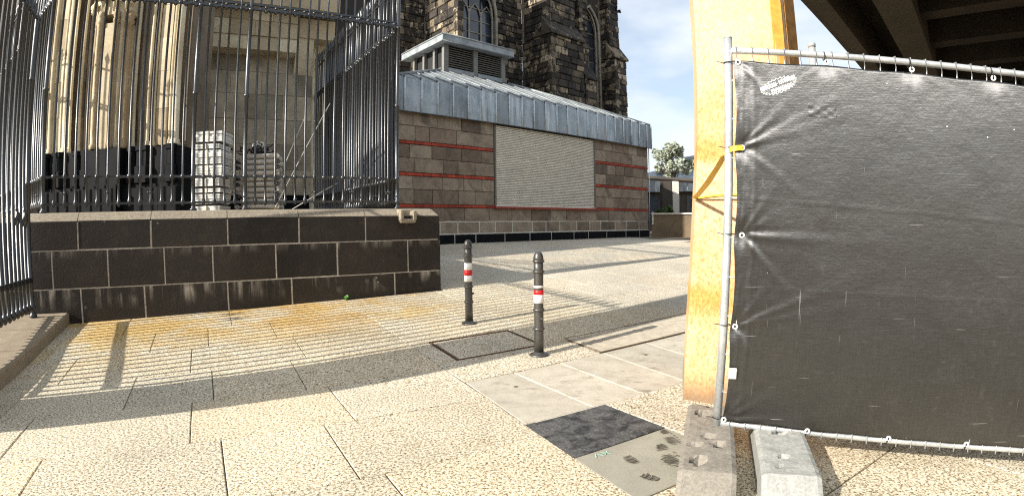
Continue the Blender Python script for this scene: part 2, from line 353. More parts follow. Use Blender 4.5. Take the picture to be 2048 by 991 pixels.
M = dict(pdark=m_portal_dark(), washed=m_washed(), smooth=m_smooth(), dark=m_darktile(), grey=m_greytile(), basalt=m_basalt(), coping=m_coping(), kstone=m_kstone(), lead=m_lead(),
    cath=m_cath(), iron=m_iron(), portal=m_portal(), black=m_blackstone(), galv=m_galv(), tarp=m_tarp(), pillar=m_pillar(), soffit=m_soffit(),
    joint=m_plain('joint_dirt', (.16, .125, .085), .95, var=.4, scale=30), mortar=m_plain('lime_mortar', (.46, .42, .36), .9, var=.3, scale=20),
    palejoint=m_plain('grey_mortar', (.62, .58, .50), .9, var=.3, scale=20), kmortar=m_plain('dark_mortar', (.11, .093, .075), .9, var=.3, scale=14),
    brick=m_plain('red_brick', (.36, .045, .018), .75, var=.25, scale=9, rvar=.3), redsill=m_plain('red_sill', (.30, .045, .025), .6),
    shutter=m_plain('cream_shutter', (.80, .76, .66), .5, var=.08, scale=4, bmp=0., rvar=.05), leadseam=m_plain('lead_seam', (.56, .61, .64), .5, .2, var=.2),
    leadroof=m_plain('roof_lead', (.25, .27, .275), .5, .25, var=.3, scale=3, rvar=.2), lanternpost=m_plain('lantern_post_grey', (.17, .165, .15), .6), leaddark=m_plain('lead_dark', (.09, .10, .11), .6, .2), louvre=m_plain('louvre_grey', (.14, .125, .10), .6, var=.2), darkvoid=m_plain('dark_interior', (.012, .012, .013), .8),
    glass=m_plain('church_glass', (.035, .045, .06), .12, 0., var=.5, scale=1.5, bmp=0., spec=.8, rvar=.6), tracery=m_plain('tracery_stone', (.34, .31, .26), .8, var=.3, scale=3),
    steel=m_plain('bollard_steel', (.095, .092, .086), .38, .6, var=.2, scale=25, bmp=.12), white=m_plain('white_film', (.80, .79, .76), .45, var=.06, scale=20, bmp=0.), red=m_plain('red_film', (.62, .012, .014), .4, var=.08, bmp=0.),
    foot1=m_concrete('old_concrete', (.17, .15, .12), (.29, .262, .215)), foot2=m_concrete('pale_concrete', (.26, .26, .235), (.38, .38, .345)),
    yellow=m_plain('yellow_strap', (.72, .46, .03), .5, var=.12, scale=40), eyelet=m_plain('white_eyelet', (.85, .84, .80), .4, bmp=0.), tie=m_plain('black_tie', (.012, .012, .012), .4, bmp=0.),
    boards=m_plain('white_board', (.66, .66, .62), .6, var=.12, scale=8, rvar=.12), rails=m_plain('grey_tube', (.56, .52, .45), .5, .2, var=.2, scale=9), wood=m_plain('pallet_wood', (.30, .20, .11), .8, var=.3),
    plinth=m_concrete('plinth_stone', (.20, .155, .105), (.36, .30, .21)), lowwall=m_plain('brown_low_wall', (.17, .125, .075), .85, var=.25, scale=3), pergola=m_plain('weathered_beam', (.055, .045, .036), .8, var=.3, scale=2),
    bark=m_plain('bark', (.06, .045, .03), .9), leafpale=m_leaf('pale_leaf', (.13, .16, .09), (.34, .37, .28)), leafgreen=m_leaf('green_leaf', (.05, .10, .02), (.10, .17, .04)), weed=m_leaf('weed_leaf', (.08, .30, .04), (.12, .36, .06)),
    mud=m_plain('dried_mud', (.075, .065, .045), .9, var=.3, scale=60), rust=m_plain('rusty_frame', (.13, .072, .040), .8, .2, var=.4, scale=25), grate=m_plain('grate_steel', (.52, .46, .36), .55, .4, var=.2),
    whiterail=m_plain('white_rail', (.75, .75, .72), .5, bmp=0.), wallside=m_plain('pale_render', (.50, .50, .48), .8), rod=m_plain('pale_rod', (.34, .33, .30), .5, .2), ochre=m_plain('ochre_rust', (.70, .34, .055), .85, var=.3, scale=14), ochre2=m_plain('shaded_rust', (.40, .20, .06), .85, var=.35, scale=14), sofshade=m_plain('shaded_soffit', (.028, .022, .014), .9, var=.4, scale=2), ptan=m_plain('tan_ashlar', (.36, .31, .225), .85, var=.3, scale=2.5, rvar=.3), chalk=m_plain('green_chalk', (.35, .62, .50), .9, bmp=0.))

# ------------------------------------------------------------------ pavement (ground sheet with slabs)
gm = MB()
def gpt(m, l):  # m along the ramp, l across it
    x, y = -.15*m+.989*l, .989*m+.15*l
    return x, y
xs = [-900, -60, -12, -4, 0, 1, 2, 3, 4, 5, 8, 16, 60, 900]; ms = [-900, -40, -6, 0, 1, 2, 2.6, 3, 3.4, 3.9, 4.4, 6, 9, 12, 14.3, 20, 60, 900]
gv = []
for m_ in ms:
    for l_ in xs:
        x, y = gpt(m_, l_); gv.append((x, y, gz(x, y)-.012))
gm.add(gv, [(a*len(xs)+b, a*len(xs)+b+1, (a+1)*len(xs)+b+1, (a+1)*len(xs)+b) for a in range(len(ms)-1) for b in range(len(xs)-1)])
pave = obj('pavement', gm, M['joint']); tag(pave, kind='structure')
def sdiag(t): return 1.72 if t < -3.4 else 1.72-.1*(t+3.4)
def slab(sa, sb, ta, tb, m, name='slab', gap=.0035, lift=0.):
    """a slab: sa/sb may be functions of t"""
    fa = sa if callable(sa) else (lambda t: sa); fb = sb if callable(sb) else (lambda t: sb)
    mb = MB(); rings = []
    jit = [rnd.uniform(-.0015, .0015)+lift for _ in range(4)]
    for ins, dz in ((gap, -.035), (gap, -.004), (gap+.004, 0)):
        r = []
        for k, (f, t, sg, tg) in enumerate(((fa, ta, 1, 1), (fb, ta, -1, 1), (fb, tb, -1, -1), (fa, tb, 1, -1))):
            s_ = f(t)+sg*ins; t_ = t+tg*ins; p = W(s_, t_, 0); p.z = gz(p.x, p.y)+dz+jit[k]; r.append(p)
        rings.append(r)
    mb.loft(rings, True)
    return obj(name, mb, m, pave)
T0 = -3.85
left_rows = {-4: [-3.4, -2.2, -1.0, .195], -3: [-2.6, -1.63, -.63, -.07, .61], -2: [-2.3, -1.3, -.227, .763], -1: [-2.4, -1.5, -.667, -.05, .617],
             0: [-2.3, -1.25, -.2, .775], 1: [-2., -1.0, -.025, .577], 2: [-2., -.9, -.1, .70], 3: [-1.6, -.7, .2, .9], 4: [-1.2, -.4, .5]}
for k, js in left_rows.items():
    ta, tb = T0+.775*k, T0+.775*(k+1)
    if k == -4: ta = -7.02
    for i in range(len(js)):
        slab(js[i], js[i+1] if i+1 < len(js) else sdiag, ta, tb, M['washed'])
# right of the long joint, towards the square
for k in range(-14, -1):
    ta, tb = T0+.775*k, T0+.775*(k+1)
    off = 0 if k % 2 else .5
    s0 = 1.72 if k >= -4 else 3.15
    if k == -5: tb = -7.02+.06
    if k == -4: ta = -7.02+.06
    js = [s0]+[v for v in [s0+.9+off*.8+i*1.08 for i in range(13)] if v < 6.0+.62*(-ta)]
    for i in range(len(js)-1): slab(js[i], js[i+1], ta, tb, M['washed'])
slab(1.72, 1.905, -4.625, -3.97, M['washed'])
for a, c in ((2.80, 3.9), (3.9, 5.0), (5.0, 6.1), (6.1, 7.2), (7.2, 8.3)): slab(a, c, -4.625, -4.05 if a > 3 else -3.97, M['washed'])
slab(1.72, 3.06, -3.97, -3.47, M['washed'])
for a, c in ((6.1, 7.2), (7.2, 8.4)): slab(a, c, -4.05, -3.47, M['washed'])
js = [sdiag, 2.15, 2.6, 3.08, 3.62, 4.3, 5.1, 6.0, 7.]
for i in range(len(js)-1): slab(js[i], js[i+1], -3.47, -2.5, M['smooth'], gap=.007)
dt = slab(lambda t: sdiag(t)-.01, 2.25, -2.5, -1.97, M['dark'], 'dark_tile', .004); tag(dt, 'black asphalt patch with blotchy stains')
gt = slab(lambda t: sdiag(t)-.01, 2.25, -1.97, -1.46, M['grey'], 'grey_tile', .004); tag(gt, 'smooth grey tile with muddy bootprints')
for k, (ta, tb) in enumerate(((-2.5, -1.72), (-1.72, -.95), (-.95, -.18), (-.18, .6))):
    for a in range(5):
        s0 = 2.25+a*1.02+(.4 if k % 2 else 0)
        if a == 0: s0 = 2.25 if k < 2 else 1.55
        e_ = 2.25+(a+1)*1.02+(.4 if k % 2 else 0); slab(s0, e_, ta, tb, M['washed'])
for k, (ta, tb) in enumerate(((-1.46, -.95),)): slab(sdiag, 2.25, ta, tb, M['washed'])
# pale mortar strips in some joints
def strip(a, c, wd=.011, name='mortar_joint', m='mortar'):
    a = Vector(a); c = Vector(c); d = (c-a).normalized(); q = Vector((-d.y, d.x, 0))*wd/2; mb = MB(); n = 10; r = []
    for i in range(n+1):
        p = a.lerp(c, i/n); z = lambda v: Vector((v.x, v.y, gz(v.x, v.y)-.0025)); j = rnd.uniform(.6, 1.2); r.append((z(p-q*j), z(p+q*j)))
    mb.add([v for x in r for v in x], [(2*i, 2*i+2, 2*i+3, 2*i+1) for i in range(n)])
    return obj(name, mb, M[m], pave)
for s_ in (2.15, 2.6, 3.08, 3.62, 4.3): strip(W(s_, -3.46, 0), W(s_, -2.51, 0))
strip(W(1.74, -3.47, 0), W(1.63, -2.5, 0), .009); strip(W(1.7, -2.5, 0), W(5.5, -2.5, 0), .009); strip(W(1.72, -6.9, 0), W(1.72, -5.6, 0), .012)
# bootprints on the grey tile, one part each
def boot(s0, t0, ang, sc_=1., which=3):
    mb = MB(); ca, sa = math.cos(ang), math.sin(ang)
    def q(u, v):
        p = W(s0+(u*ca-v*sa)*sc_, t0+(u*sa+v*ca)*sc_, 0); return Vector((p.x, p.y, gz(p.x, p.y)+.0035))
    def bar(u0, u1, v, h, bend=.0):
        n = 5; vs_ = []
        for i in range(n+1):
            u = u0+(u1-u0)*i/n; b_ = bend*(1-((2*i/n)-1)**2); vs_ += [q(u, v+b_), q(u, v+h+b_)]
        mb.add(vs_, [(2*i, 2*i+2, 2*i+3, 2*i+1) for i in range(n)])
    for i in range(6):
        v = .02+i*.019
        hw = .042*math.sqrt(max(.05, 1-((i-2.6)/3.6)**2))
        if which & 1: bar(-hw, hw*rnd.uniform(.5, 1), v, rnd.uniform(.006, .012), .008)
    for i in range(4):
        v = -.10+i*.018; hw = .034*math.sqrt(max(.1, 1-((i-1.5)/2.4)**2))
        if which & 2: bar(-hw, hw*rnd.uniform(.4, 1), v, rnd.uniform(.006, .012), -.006)
    if which == 3:
        for i in range(22):
            a = 2*math.pi*i/22; u, v = .058*math.sin(a)*(.75+.25*math.cos(a)), .015+.135*math.cos(a)
            if rnd.random() < .75: bar(u-.006, u+.006, v, rnd.uniform(.006, .014))
    return obj('bootprint', mb, M['mud'], gt)
boot(1.98, -1.72, .55, 1.0, 3); boot(1.80, -1.84, .2, .85, 1); boot(2.16, -1.87, .5, .8, 3); boot(1.70, -1.64, -.3, .8, 1)
cm = MB()
for u0, v0, u1, v1 in ((0, 0, .03, -.04), (.03, -.04, .045, .01), (.06, .0, .10, -.03), (.06, -.035, .095, .01), (.055, -.015, .10, -.012)):
    a = W(1.66+u0, -1.90+v0, 0); c = W(1.66+u1, -1.90+v1, 0); d = (c-a).normalized(); q = Vector((-d.y, d.x, 0))*.0025; z = Vector((0, 0, .0035))
    cm.add([a-q+z, c-q+z, c+q+z, a+q+z], [(0, 1, 2, 3)])
obj('chalk_mark', cm, M['chalk'], gt)

# drilled plugs in the smooth slabs
for s_, t_ in ((1.98, -3.16), (2.72, -2.86), (3.35, -3.2), (3.9, -2.9), (2.42, -3.25)):
    p = W(s_, t_, 0); mb = MB(); mb.lathe((p.x, p.y, gz(p.x, p.y)), [(.018, -.004), (.018, .0022), (.014, .0026)], 12); obj('plug', mb, M['mud'], pave)
# manhole cover and drain grate
mc = thing('manhole_cover', W(2.35, -4.28, .06), 'sunken rectangular manhole cover with rusty rim beside the bollards', 'manhole cover')
def gbox(mb, s0, s1, t0, t1, zb, zt):
    c = []
    for z in (zb, zt):
        for s_, t_ in ((s0, t0), (s1, t0), (s1, t1), (s0, t1)):
            p = W(s_, t_, 0); p.z = gz(p.x, p.y)+z; c.append(p)
    return mb.hexa(c)
fr = MB()
for a in ((1.915, 2.79, -4.60, -4.58), (1.915, 2.79, -3.99, -3.975), (1.915, 1.93, -4.58, -3.99), (2.775, 2.79, -4.58, -3.99)): gbox(fr, *a, -.03, .003)
obj('rim', fr, M['rust'], mc)
cv = MB(); gbox(cv, 1.945, 2.762, -4.567, -4.003, -.03, -.001); obj('lid', cv, M['washed'], mc)
gv_ = MB(); gbox(gv_, 1.93, 2.775, -4.58, -3.99, -.035, -.009); obj('gap', gv_, M['darkvoid'], mc)
dg = thing('drain_grate', W(4.4, -3.77, .08), 'long slotted metal drain grate behind the bollard with dark shadow streak', 'drain grate')
f2 = MB()
for a in ((3.07, 6.1, -4.035, -4.02), (3.07, 6.1, -3.505, -3.49), (3.08, 3.095, -4.02, -3.505), (6.075, 6.1, -4.02, -3.505)): gbox(f2, *a, -.03, .002)
obj('frame', f2, M['joint'], dg)
bm_ = MB()
for i in range(150): gbox(bm_, 3.098+i*.0198, 3.098+i*.0198+.0125, -4.018, -3.507, -.03, 0)
for i in range(14): gbox(bm_, 3.096, 6.07, -4.00+i*.036, -4.00+i*.036+.009, -.025, -.003)
tag(obj('slat', bm_, M['grate'], dg, fix=False), kind='stuff')

# ------------------------------------------------------------------ dark retaining wall with coping
TOPZ = 1.40
wall = thing('stone_wall', W(.5, -7, .2), 'dark basalt retaining wall with pale mortar joints and bevelled coping', 'wall')
wb = MB(); wb.fbox(W, -6.5, 3.09, -12.4, -7.0045, -.2, 1.30); obj('core', wb, M['mortar'], wall)
wt = MB(); wt.fbox(W, -6.5, 3.0, -12.4, -7.2, 1.30, 1.405); obj('terrace', wt, M['plinth'], wall)
def fblock(parent, s0, s1, z0, z1, m, t=-7., dep=.03, ch=.006, name='stone', jit=.003, slopez=None):
    mb = MB(); j = rnd.uniform(-jit, jit); a = slopez or (lambda s: z0)
    def ring(i, tt): return [W(s0+i, tt, a(s0+i)+(i if not slopez else 0)), W(s1-i, tt, a(s1-i)+(i if not slopez else 0)), W(s1-i, tt, z1-i), W(s0+i, tt, z1-i)]
    mb.loft([ring(0, t-dep), ring(0, t-ch+j), ring(ch, t+j)], True); return obj(name, mb, m, parent)
G = .0062
for zz0, zz1, js in ((.976, 1.3155, [-6.5, -4.4, -3.4, -2.45, -1.584, -.713, .216, 1.123, 2.021, 3.12]), (.53, .976, [-6.5, -4.6, -3.6, -2.6, -1.9, -1.239, -.564, .024, .814, 1.624, 2.628, 3.125]),
                     (-.05, .53, [-6.5, -4.2, -3.2, -2.35, -1.58, -.821, .192, 1.006, 2.425, 3.125])):
    for i in range(len(js)-1):
        fblock(wall, js[i]+G, js[i+1]-(G if i < len(js)-2 else 0), zz0+G, zz1-G*.6, M['basalt'], dep=.04)
# end face of the wall (facing right) and coping pieces
for zz0, zz1 in ((.976, 1.3155), (.53, .976), (-.05, .53)):
    n_ = 6; ts = [-7.04-i*.9 for i in range(n_)]
    for i in range(n_-1):
        mb = MB(); mb.fbox(W, 3.09, 3.122+rnd.uniform(-.003, .003), ts[i+1]+G, ts[i]-G, zz0+G, zz1-G); obj('stone', mb, M['basalt'], wall)
cj = [-6.5, -4.4, -3.4, -2.45, -1.584, -.713, .216, 1.123, 2.021, 3.11]
for i in range(len(cj)-1):
    a, c = cj[i]+.004, cj[i+1]-.004; mb = MB(); last = i == len(cj)-2
    prof = [(-7.005, 1.316), (-7.09, 1.402), (-7.16, 1.418), (-7.45, 1.43), (-7.45, 1.316)]
    e2 = (lambda t, z: c-(max(0, z-1.316)*.75 if last else 0))
    mb.loft([[W(a, t, z) for t, z in prof], [W(e2(t, z), t, z) for t, z in prof]], True); obj('coping', mb, M['coping'], wall)
# stone cleat on the coping near the right end
ck = MB(); ck.cbox(W, 2.49, 2.545, -7.06, -6.90, 1.24, 1.40, .012); ck.cbox(W, 2.675, 2.735, -7.06, -6.90, 1.25, 1.385, .012)
ck.cbox(W, 2.5, 2.725, -7.06, -6.905, 1.215, 1.275, .015); ck.cbox(W, 2.5, 2.72, -7.16, -7.02, 1.225, 1.41, .015); obj('cleat', ck, M['coping'], wall)

# ------------------------------------------------------------------ plinth and gate pillar at the left
pl = thing('stone_plinth', W(-2.2, -5.5, .1), 'low stone plinth at the left under the iron fence', 'plinth')
ps = [-7.0, -6.2, -5.35, -4.5, -3.55]
for i in range(len(ps)-1):
    mb = MB(); rings = []
    for t_, sg in ((ps[i]+.004, 1), (ps[i+1]-.004, -1)):
        r = []
        for s_, dz in ((-2.75, -.1), (-1.74, -.1), (-1.735, .118), (-1.755, .135), (-2.75, .14)):
            p = W(s_, t_, 0); q = W(-1.74, t_, 0); p.z = gz(q.x, q.y)+dz; r.append(p)
        rings.append(r)
    mb.loft(rings, True); obj('stone', mb, M['plinth'], pl)
gp = thing('gate_pillar', W(-2.1, -3.9, 0), 'tall square stone gate pillar at the end of the plinth fence', 'pillar')
for i in range(9):
    mb = MB(); z0 = i*.56; mb.cbox(W, -2.48, -1.72, -4.22, -3.54, z0-.05*(i == 0)+.004, z0+.556, .02); obj('stone', mb, M['basalt'], gp)
mb = MB(); mb.cbox(W, -2.56, -1.64, -4.34, -3.42, 5.045, 5.25, .03); obj('cap', mb, M['coping'], gp)

# ------------------------------------------------------------------ wrought iron fences
def bar_mesh(h, knobs, r=.0155, n=6):
    prof = [(r*.5, 0), (r*1.3, .02), (r*1.9, .055), (r*1.3, .09), (r, .10)]
    for z in knobs: prof += [(r, z-.03), (r*1.8, z-.018), (r*2.1, z), (r*1.8, z+.018), (r, z+.03)]
    prof += [(r, h-.22), (r*2.0, h-.2), (r*1.1, h-.17), (r*2.2, h-.12), (r*.15, h)]
    mb = MB(); mb.lathe((0, 0, 0), prof, n, True); me = mb.mesh('bar'); fixn(me); me.materials.append(M['iron']); return me
def bud_bar_mesh(h, knobs):
    me0 = MB(); r = .0155
    prof = [(r*.5, 0), (r*1.9, .055), (r, .10)]
    for z in knobs: prof += [(r, z-.03), (r*2.1, z), (r, z+.03)]
    prof += [(r, h-.2), (r*2.2, h-.12), (r*.15, h)]
    me0.lathe((0, 0, 0), prof, 6, True)
    for a in range(4): me0.ball((.034*math.cos(a*math.pi/2), .034*math.sin(a*math.pi/2), .175), .014, 6, 4)
    me0.ball((0, 0, .175), .02, 6, 4)
    me = me0.mesh('bar'); fixn(me); me.materials.append(M['iron']); return me
def post_mesh(h, r=.027):
    mb = MB(); prof = [(r*1.7, 0), (r*1.7, .02), (r*1.15, .03), (r, .05)]
    for z in (.10, .43, 1.48, 2.66): prof += [(r, z-.02), (r*1.35, z-.01), (r*1.35, z+.01), (r, z+.02)]
    prof += [(r, h), (r*.3, h+.05)]; mb.lathe((0, 0, 0), prof, 10, True); me = mb.mesh('post'); fixn(me); me.materials.append(M['iron']); return me
def scroll_mesh(wd):
    mb = MB(); mb.torus((0, 0, .062), .058, .0125, Vector((1, 0, 0)), Vector((0, 0, 1)), 9, 6, math.pi*1.02, math.pi*1.98)
    mb.ball((0, 0, -.005), .026, 7, 5); mb.ball((0, -.012, .05), .022, 7, 5)
    me = mb.mesh('scroll'); fixn(me); me.materials.append(M['iron']); return me
BAR = bar_mesh(3.6, (.37, 2.62)); BUD = bud_bar_mesh(3.6, (.37, 2.62)); POST = post_mesh(3.9); SCR = scroll_mesh(.13)
def fence(name, a, c, zb, label, posts, sp=.131, rails=((.045, .013), (.37, .014), (2.62, .018), (2.68, .012), (3.3, .013)), bar=None, bud=None, post=None, skip=(), scr=True, buds=4):
    a = Vector(a); c = Vector(c); a.z = c.z = 0; L = (c-a).length; d = (c-a)/L; ang = math.atan2(d.y, d.x)
    th = thing(name, a+Vector((0, 0, zb)), label, 'fence')
    n = int(round(L/sp))
    for i in range(n+1):
        if i in posts: continue
        p = a+d*(L*i/n); z = zb+.0+(rnd.uniform(-.004, .004))
        inst('bar', (BUD if bud is None else bud) if (i % buds == 2 and buds < 90) else (bar or BAR), (p.x, p.y, z), th, (rnd.uniform(-.004, .004), rnd.uniform(-.004, .004), rnd.uniform(0, 1)))
        if scr and i < n: 
            q = a+d*(L*(i+.5)/n); inst('scroll', SCR, (q.x, q.y, zb+2.60), th, (0, 0, ang))
    for i in posts:
        p = a+d*(L*i/n); inst('post', post or POST, (p.x, p.y, zb-.055), th)
    for z, r in rails:
        mb = MB(); p0, p1 = a-d*.01, c+d*.01; q = Vector((-d.y, d.x, 0))*r
        mb.hexa([p0-q+Vector((0, 0, zb+z-r)), p1-q+Vector((0, 0, zb+z-r)), p1+q+Vector((0, 0, zb+z-r)), p0+q+Vector((0, 0, zb+z-r)), p0-q+Vector((0, 0, zb+z+r)), p1-q+Vector((0, 0, zb+z+r)), p1+q+Vector((0, 0, zb+z+r)), p0+q+Vector((0, 0, zb+z+r))])
        obj('rail', mb, M['iron'], th)
    return th
ff = fence('iron_fence', W(-2.04, -7.2, 0), W(2.55, -7.2, 0), 1.475, 'tall black iron fence along the dark wall, in front of the portal columns', (0, 14, 19, 35))
fence('iron_fence', W(2.57, -7.33, 0), W(2.26, -12.2, 0), 1.475, 'black iron fence returning towards the church beside the lead roofed kiosk', (37,))
fence('iron_fence', W(-2.08, -7.31, 0), W(-3.95, -11.0, 0), 1.475, 'black iron fence receding at the far left behind the wall', (31,), sp=.135)
BARL = bar_mesh(3.5, (.36,), .019); POSTL = post_mesh(3.4)
lf = fence('iron_fence', W(-2.1, -6.80, 0), W(-2.1, -4.30, 0), .31, 'iron fence on the low plinth at the left edge, casting striped shadows', (0, 19), bar=BARL, bud=BARL, post=POSTL,
      rails=((.045, .014), (.36, .026), (3.32, .014)), scr=False, sp=.1316)
for i in range(1, 5):   # bent leaf tips where neighbouring bars cross
    t_ = -6.80+2.5*i/19; sg = 1 if i % 2 else -1
    pts = [W(-2.1, t_, 1.22), W(-2.08, t_+.012*sg, 1.30), W(-2.06, t_+.04*sg, 1.37), W(-2.075, t_+.075*sg, 1.43), W(-2.09, t_+.06*sg, 1.48)]
    mb = MB(); mb.tube(pts, [.012, .017, .019, .017, .008], 6); obj('leaf_tip', mb, M['iron'], lf)

# ------------------------------------------------------------------ church portal behind the fence
po = thing('church_portal', W(-1.2, -10.6, 1.4), 'limestone church portal with slender shafts and black stone base behind the fence', 'portal')
JA, JB = Vector((-.5, -9.6)), Vector((-3.07, -11.0)); JL = (JB-JA).length; JD = (JB-JA)/JL; JN = Vector((JD.y*1, -JD.x))   # normal towards viewer-left
if JN.y < 0: JN = -JN
def J(u, o, z): q = JA+JD*u+JN*o; return W(q.x, q.y, z)
ku = JL/(365-92)
def ju(px): return (365-px)*ku
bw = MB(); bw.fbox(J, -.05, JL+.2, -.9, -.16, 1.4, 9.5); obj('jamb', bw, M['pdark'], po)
bw = MB(); bw.fbox(J, -.055, JL+.2, -.5, .10, 1.40, 2.57); obj('base_course', bw, M['black'], po)
bw = MB(); bw.fbox(J, JL+.2, JL+5, -.9, .12, 1.4, 9.5); obj('flank', bw, M['basalt'], po)  # near-black stone puts shade into the sunlit wall behind the left bars
# ashlar strips between the shafts; deep ones in brown stone darkened as recess shade
zc = [2.62, 3.25, 3.9, 4.5, 5.1, 5.8, 6.6, 7.6, 9]
for x0, x1, o in ((340, 318, -.02), (302, 274, -.10), (196, 178, -.09), (165, 148, -.11), (127, 106, 0.02), (84, 60, -.03)):
    for i in range(len(zc)-1):
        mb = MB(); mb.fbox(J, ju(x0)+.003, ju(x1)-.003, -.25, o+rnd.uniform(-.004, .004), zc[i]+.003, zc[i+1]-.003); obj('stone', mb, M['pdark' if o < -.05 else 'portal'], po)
def shaft(px, r, o, z0=2.585, z1=9.3, m='portal'):
    mb = MB(); u = ju(px); n = 12; zs = [z0, z0+.05, z0+.06, z0+.10, z0+.11]+[z0+.11+(z1-z0-.11)*k/6 for k in range(1, 7)]
    rs = [1.5, 1.5, 1.2, 1.35, 1.]+[1.]*6
    mb.loft([[J(u+r*k_*math.cos(2*math.pi*i/n), o+r*k_*math.sin(2*math.pi*i/n), z) for i in range(n)] for z, k_ in zip(zs, rs)], True, True)
    return obj('shaft', mb, M['pdark' if o < -.05 else m], po)  # deep-set shafts share that shade-darkened brown
for a in ((357, .065, .02), (347, .03, .01), (314, .038, .0), (306, .03, .02), (297, .03, -.06), (283, .05, -.11), (275, .03, -.03), (190, .035, .0), (182, .03, -.08), (172, .05, -.11), (163, .03, -.02),
          (155, .045, -.12), (146, .028, .02), (137, .06, .03), (129, .022, .05), (103, .045, .03), (95, .03, .05), (88, .05, .0), (78, .04, .02)): shaft(*a)
# niche pier with canopy
ni = MB(); uc = ju(233); hw = .36
ni.loft([[J(uc-hw, -.12, z), J(uc+hw, -.12, z), J(uc+hw, .10, z), J(uc+.17, .26, z), J(uc-.17, .26, z), J(uc-hw, .10, z)] for z in (2.58, 3.3, 4.0, 4.78)], True); obj('niche_pier', ni, M['portal'], po)
for du, o, r in ((-.35, .12, .05), (-.25, .21, .032), (-.17, .28, .04), (.17, .28, .04), (.25, .21, .03), (.33, .14, .05), (.40, .06, .04)):
    mb = MB(); n = 10; mb.loft([[J(uc+du+r*k_*math.cos(2*math.pi*i/n), o+r*k_*math.sin(2*math.pi*i/n), z) for i in range(n)] for z, k_ in ((2.58, 1.4), (2.66, 1.4), (2.68, 1), (4.75, 1), (4.78, 1.5), (4.83, 1.5), (4.85, 1.15), (4.90, 1.6), (4.95, 1.3), (5.0, 1.))], True, True); obj('shaft', mb, M['portal'], po)
ca = MB()
for du in (-.26, 0, .26):
    for k in range(2):
        w_ = .13-.035*k; z0 = 4.98; pts = [J(uc+du-w_, .26+.03*k, z0), J(uc+du-w_*.85, .26+.03*k, z0+.18), J(uc+du, .26+.03*k, z0+.42-.09*k), J(uc+du+w_*.85, .26+.03*k, z0+.18), J(uc+du+w_, .26+.03*k, z0)]
        ca.tube(pts, .018, 6)
ca.loft([[J(uc-.38, -.1, z), J(uc+.38, -.1, z), J(uc+.36, .16, z), J(uc+.16, .24, z), J(uc-.16, .24, z), J(uc-.36, .16, z)] for z in (4.95, 5.5, 6.2)], True)
for du, o, z, r in ((-.40, .2, 5.16, .075), (.40, .2, 5.13, .075), (-.22, .32, 5.28, .09), (.2, .34, 5.3, .095), (-.2, .33, 5.42, .08), (.23, .33, 5.46, .085), (-.24, .3, 5.6, .09), (.22, .3, 5.62, .09), (0, .33, 5.48, .06), (-.05, .33, 5.6, .07)):
    c_ = J(uc+du, o, z); ca.ball(c_, r, 8, 5, (1, 1, 1.1)); ca.ball(c_+Vector((.05, -.03, .05)), r*.6, 6, 4); ca.ball(c_+Vector((-.05, .02, -.06)), r*.55, 6, 4)
obj('canopy', ca, M['portal'], po)
# black base in front of the jamb
for u0, u1, n_ in ((-.06, 1.02, 3), (1.02, 1.82, 2), (1.82, 3.6, 4)):
    nich = .16 if n_ == 2 else 0
    for k in range(n_):
        a_, c_ = u0+(u1-u0)*k/n_, u0+(u1-u0)*(k+1)/n_
        mb = MB(); mb.fbox(J, a_+.003, c_-.003, -.3, .20+nich+rnd.uniform(-.003, .003), 1.40, 1.90); obj('base_block', mb, M['black'], po)
        mb = MB(); mb.fbox(J, a_+.003, c_-.003, -.3, .16+nich, 1.90, 1.96); obj('base_block', mb, M['black'], po)
        mb = MB(); mb.fbox(J, a_+.003, c_-.003, -.3, .115+nich*1.2, 1.96, 2.575); obj('base_block', mb, M['black'], po)
for px, o in ((357, .12), (312, .12), (300, .11), (283, .10), (190, .11), (172, .10), (137, .12), (103, .12), (88, .11)):
    mb = MB(); u = ju(px); n = 8; mb.loft([[J(u+r*math.cos(2*math.pi*i/n+.39), o+r*math.sin(2*math.pi*i/n+.39), z) for i in range(n)] for z, r in ((1.98, .115), (2.25, .115), (2.27, .085), (2.5, .08), (2.52, .1), (2.6, .1))], True); obj('shaft_base', mb, M['black'], po)
# recess with ashlar wall and lintel
rw = MB(); rw.fbox(W, -.9, 2.5, -13, -12.03, 1.4, 9); obj('recess_wall', rw, M['portal'], po)
zr = [1.40, 1.9, 2.45, 3.0, 3.55, 4.1, 4.6, 5.2]
for i in range(len(zr)-1):
    s_ = -.75-(.3 if i % 2 else 0)
    while s_ < 2.15:
        e_ = min(2.2, s_+rnd.uniform(.55, .95)); mb = MB(); mb.fbox(W, s_+.004, e_-.004, -12.1, -12.0+rnd.uniform(-.006, .006), zr[i]+.004, zr[i+1]-.004)
        obj('stone', mb, M['black'] if i == 0 else M['ptan'], po); s_ = e_
for z0, z1, o in ((4.96, 5.26, -11.55), (5.26, 5.60, -11.52), (5.60, 5.86, -11.5)):
    s_ = -.75
    while s_ < 1.75:
        e_ = min(1.75, s_+rnd.uniform(.5, .8)); mb = MB(); mb.fbox(W, s_+.003, e_-.003, -12.05, o+rnd.uniform(-.004, .004), z0+.003, z1-.003); obj('lintel_stone', mb, M['portal'], po); s_ = e_
mb = MB(); mb.fbox(W, -.75, 2.6, -12.05, -11.2, 5.86, 6.4); mb.fbox(W, 1.75, 2.6, -12.05, -11.62, 5.35, 5.8); obj('upper_wall', mb, M['portal'], po)
mb = MB(); mb.loft([[W(s_, t_, z) for t_, z in ((-12.0, 4.6), (-11.9, 4.75), (-11.78, 5.0), (-11.66, 5.35), (-12.0, 5.35))] for s_ in (1.76, 2.15)], True); obj('corbel', mb, M['portal'], po)
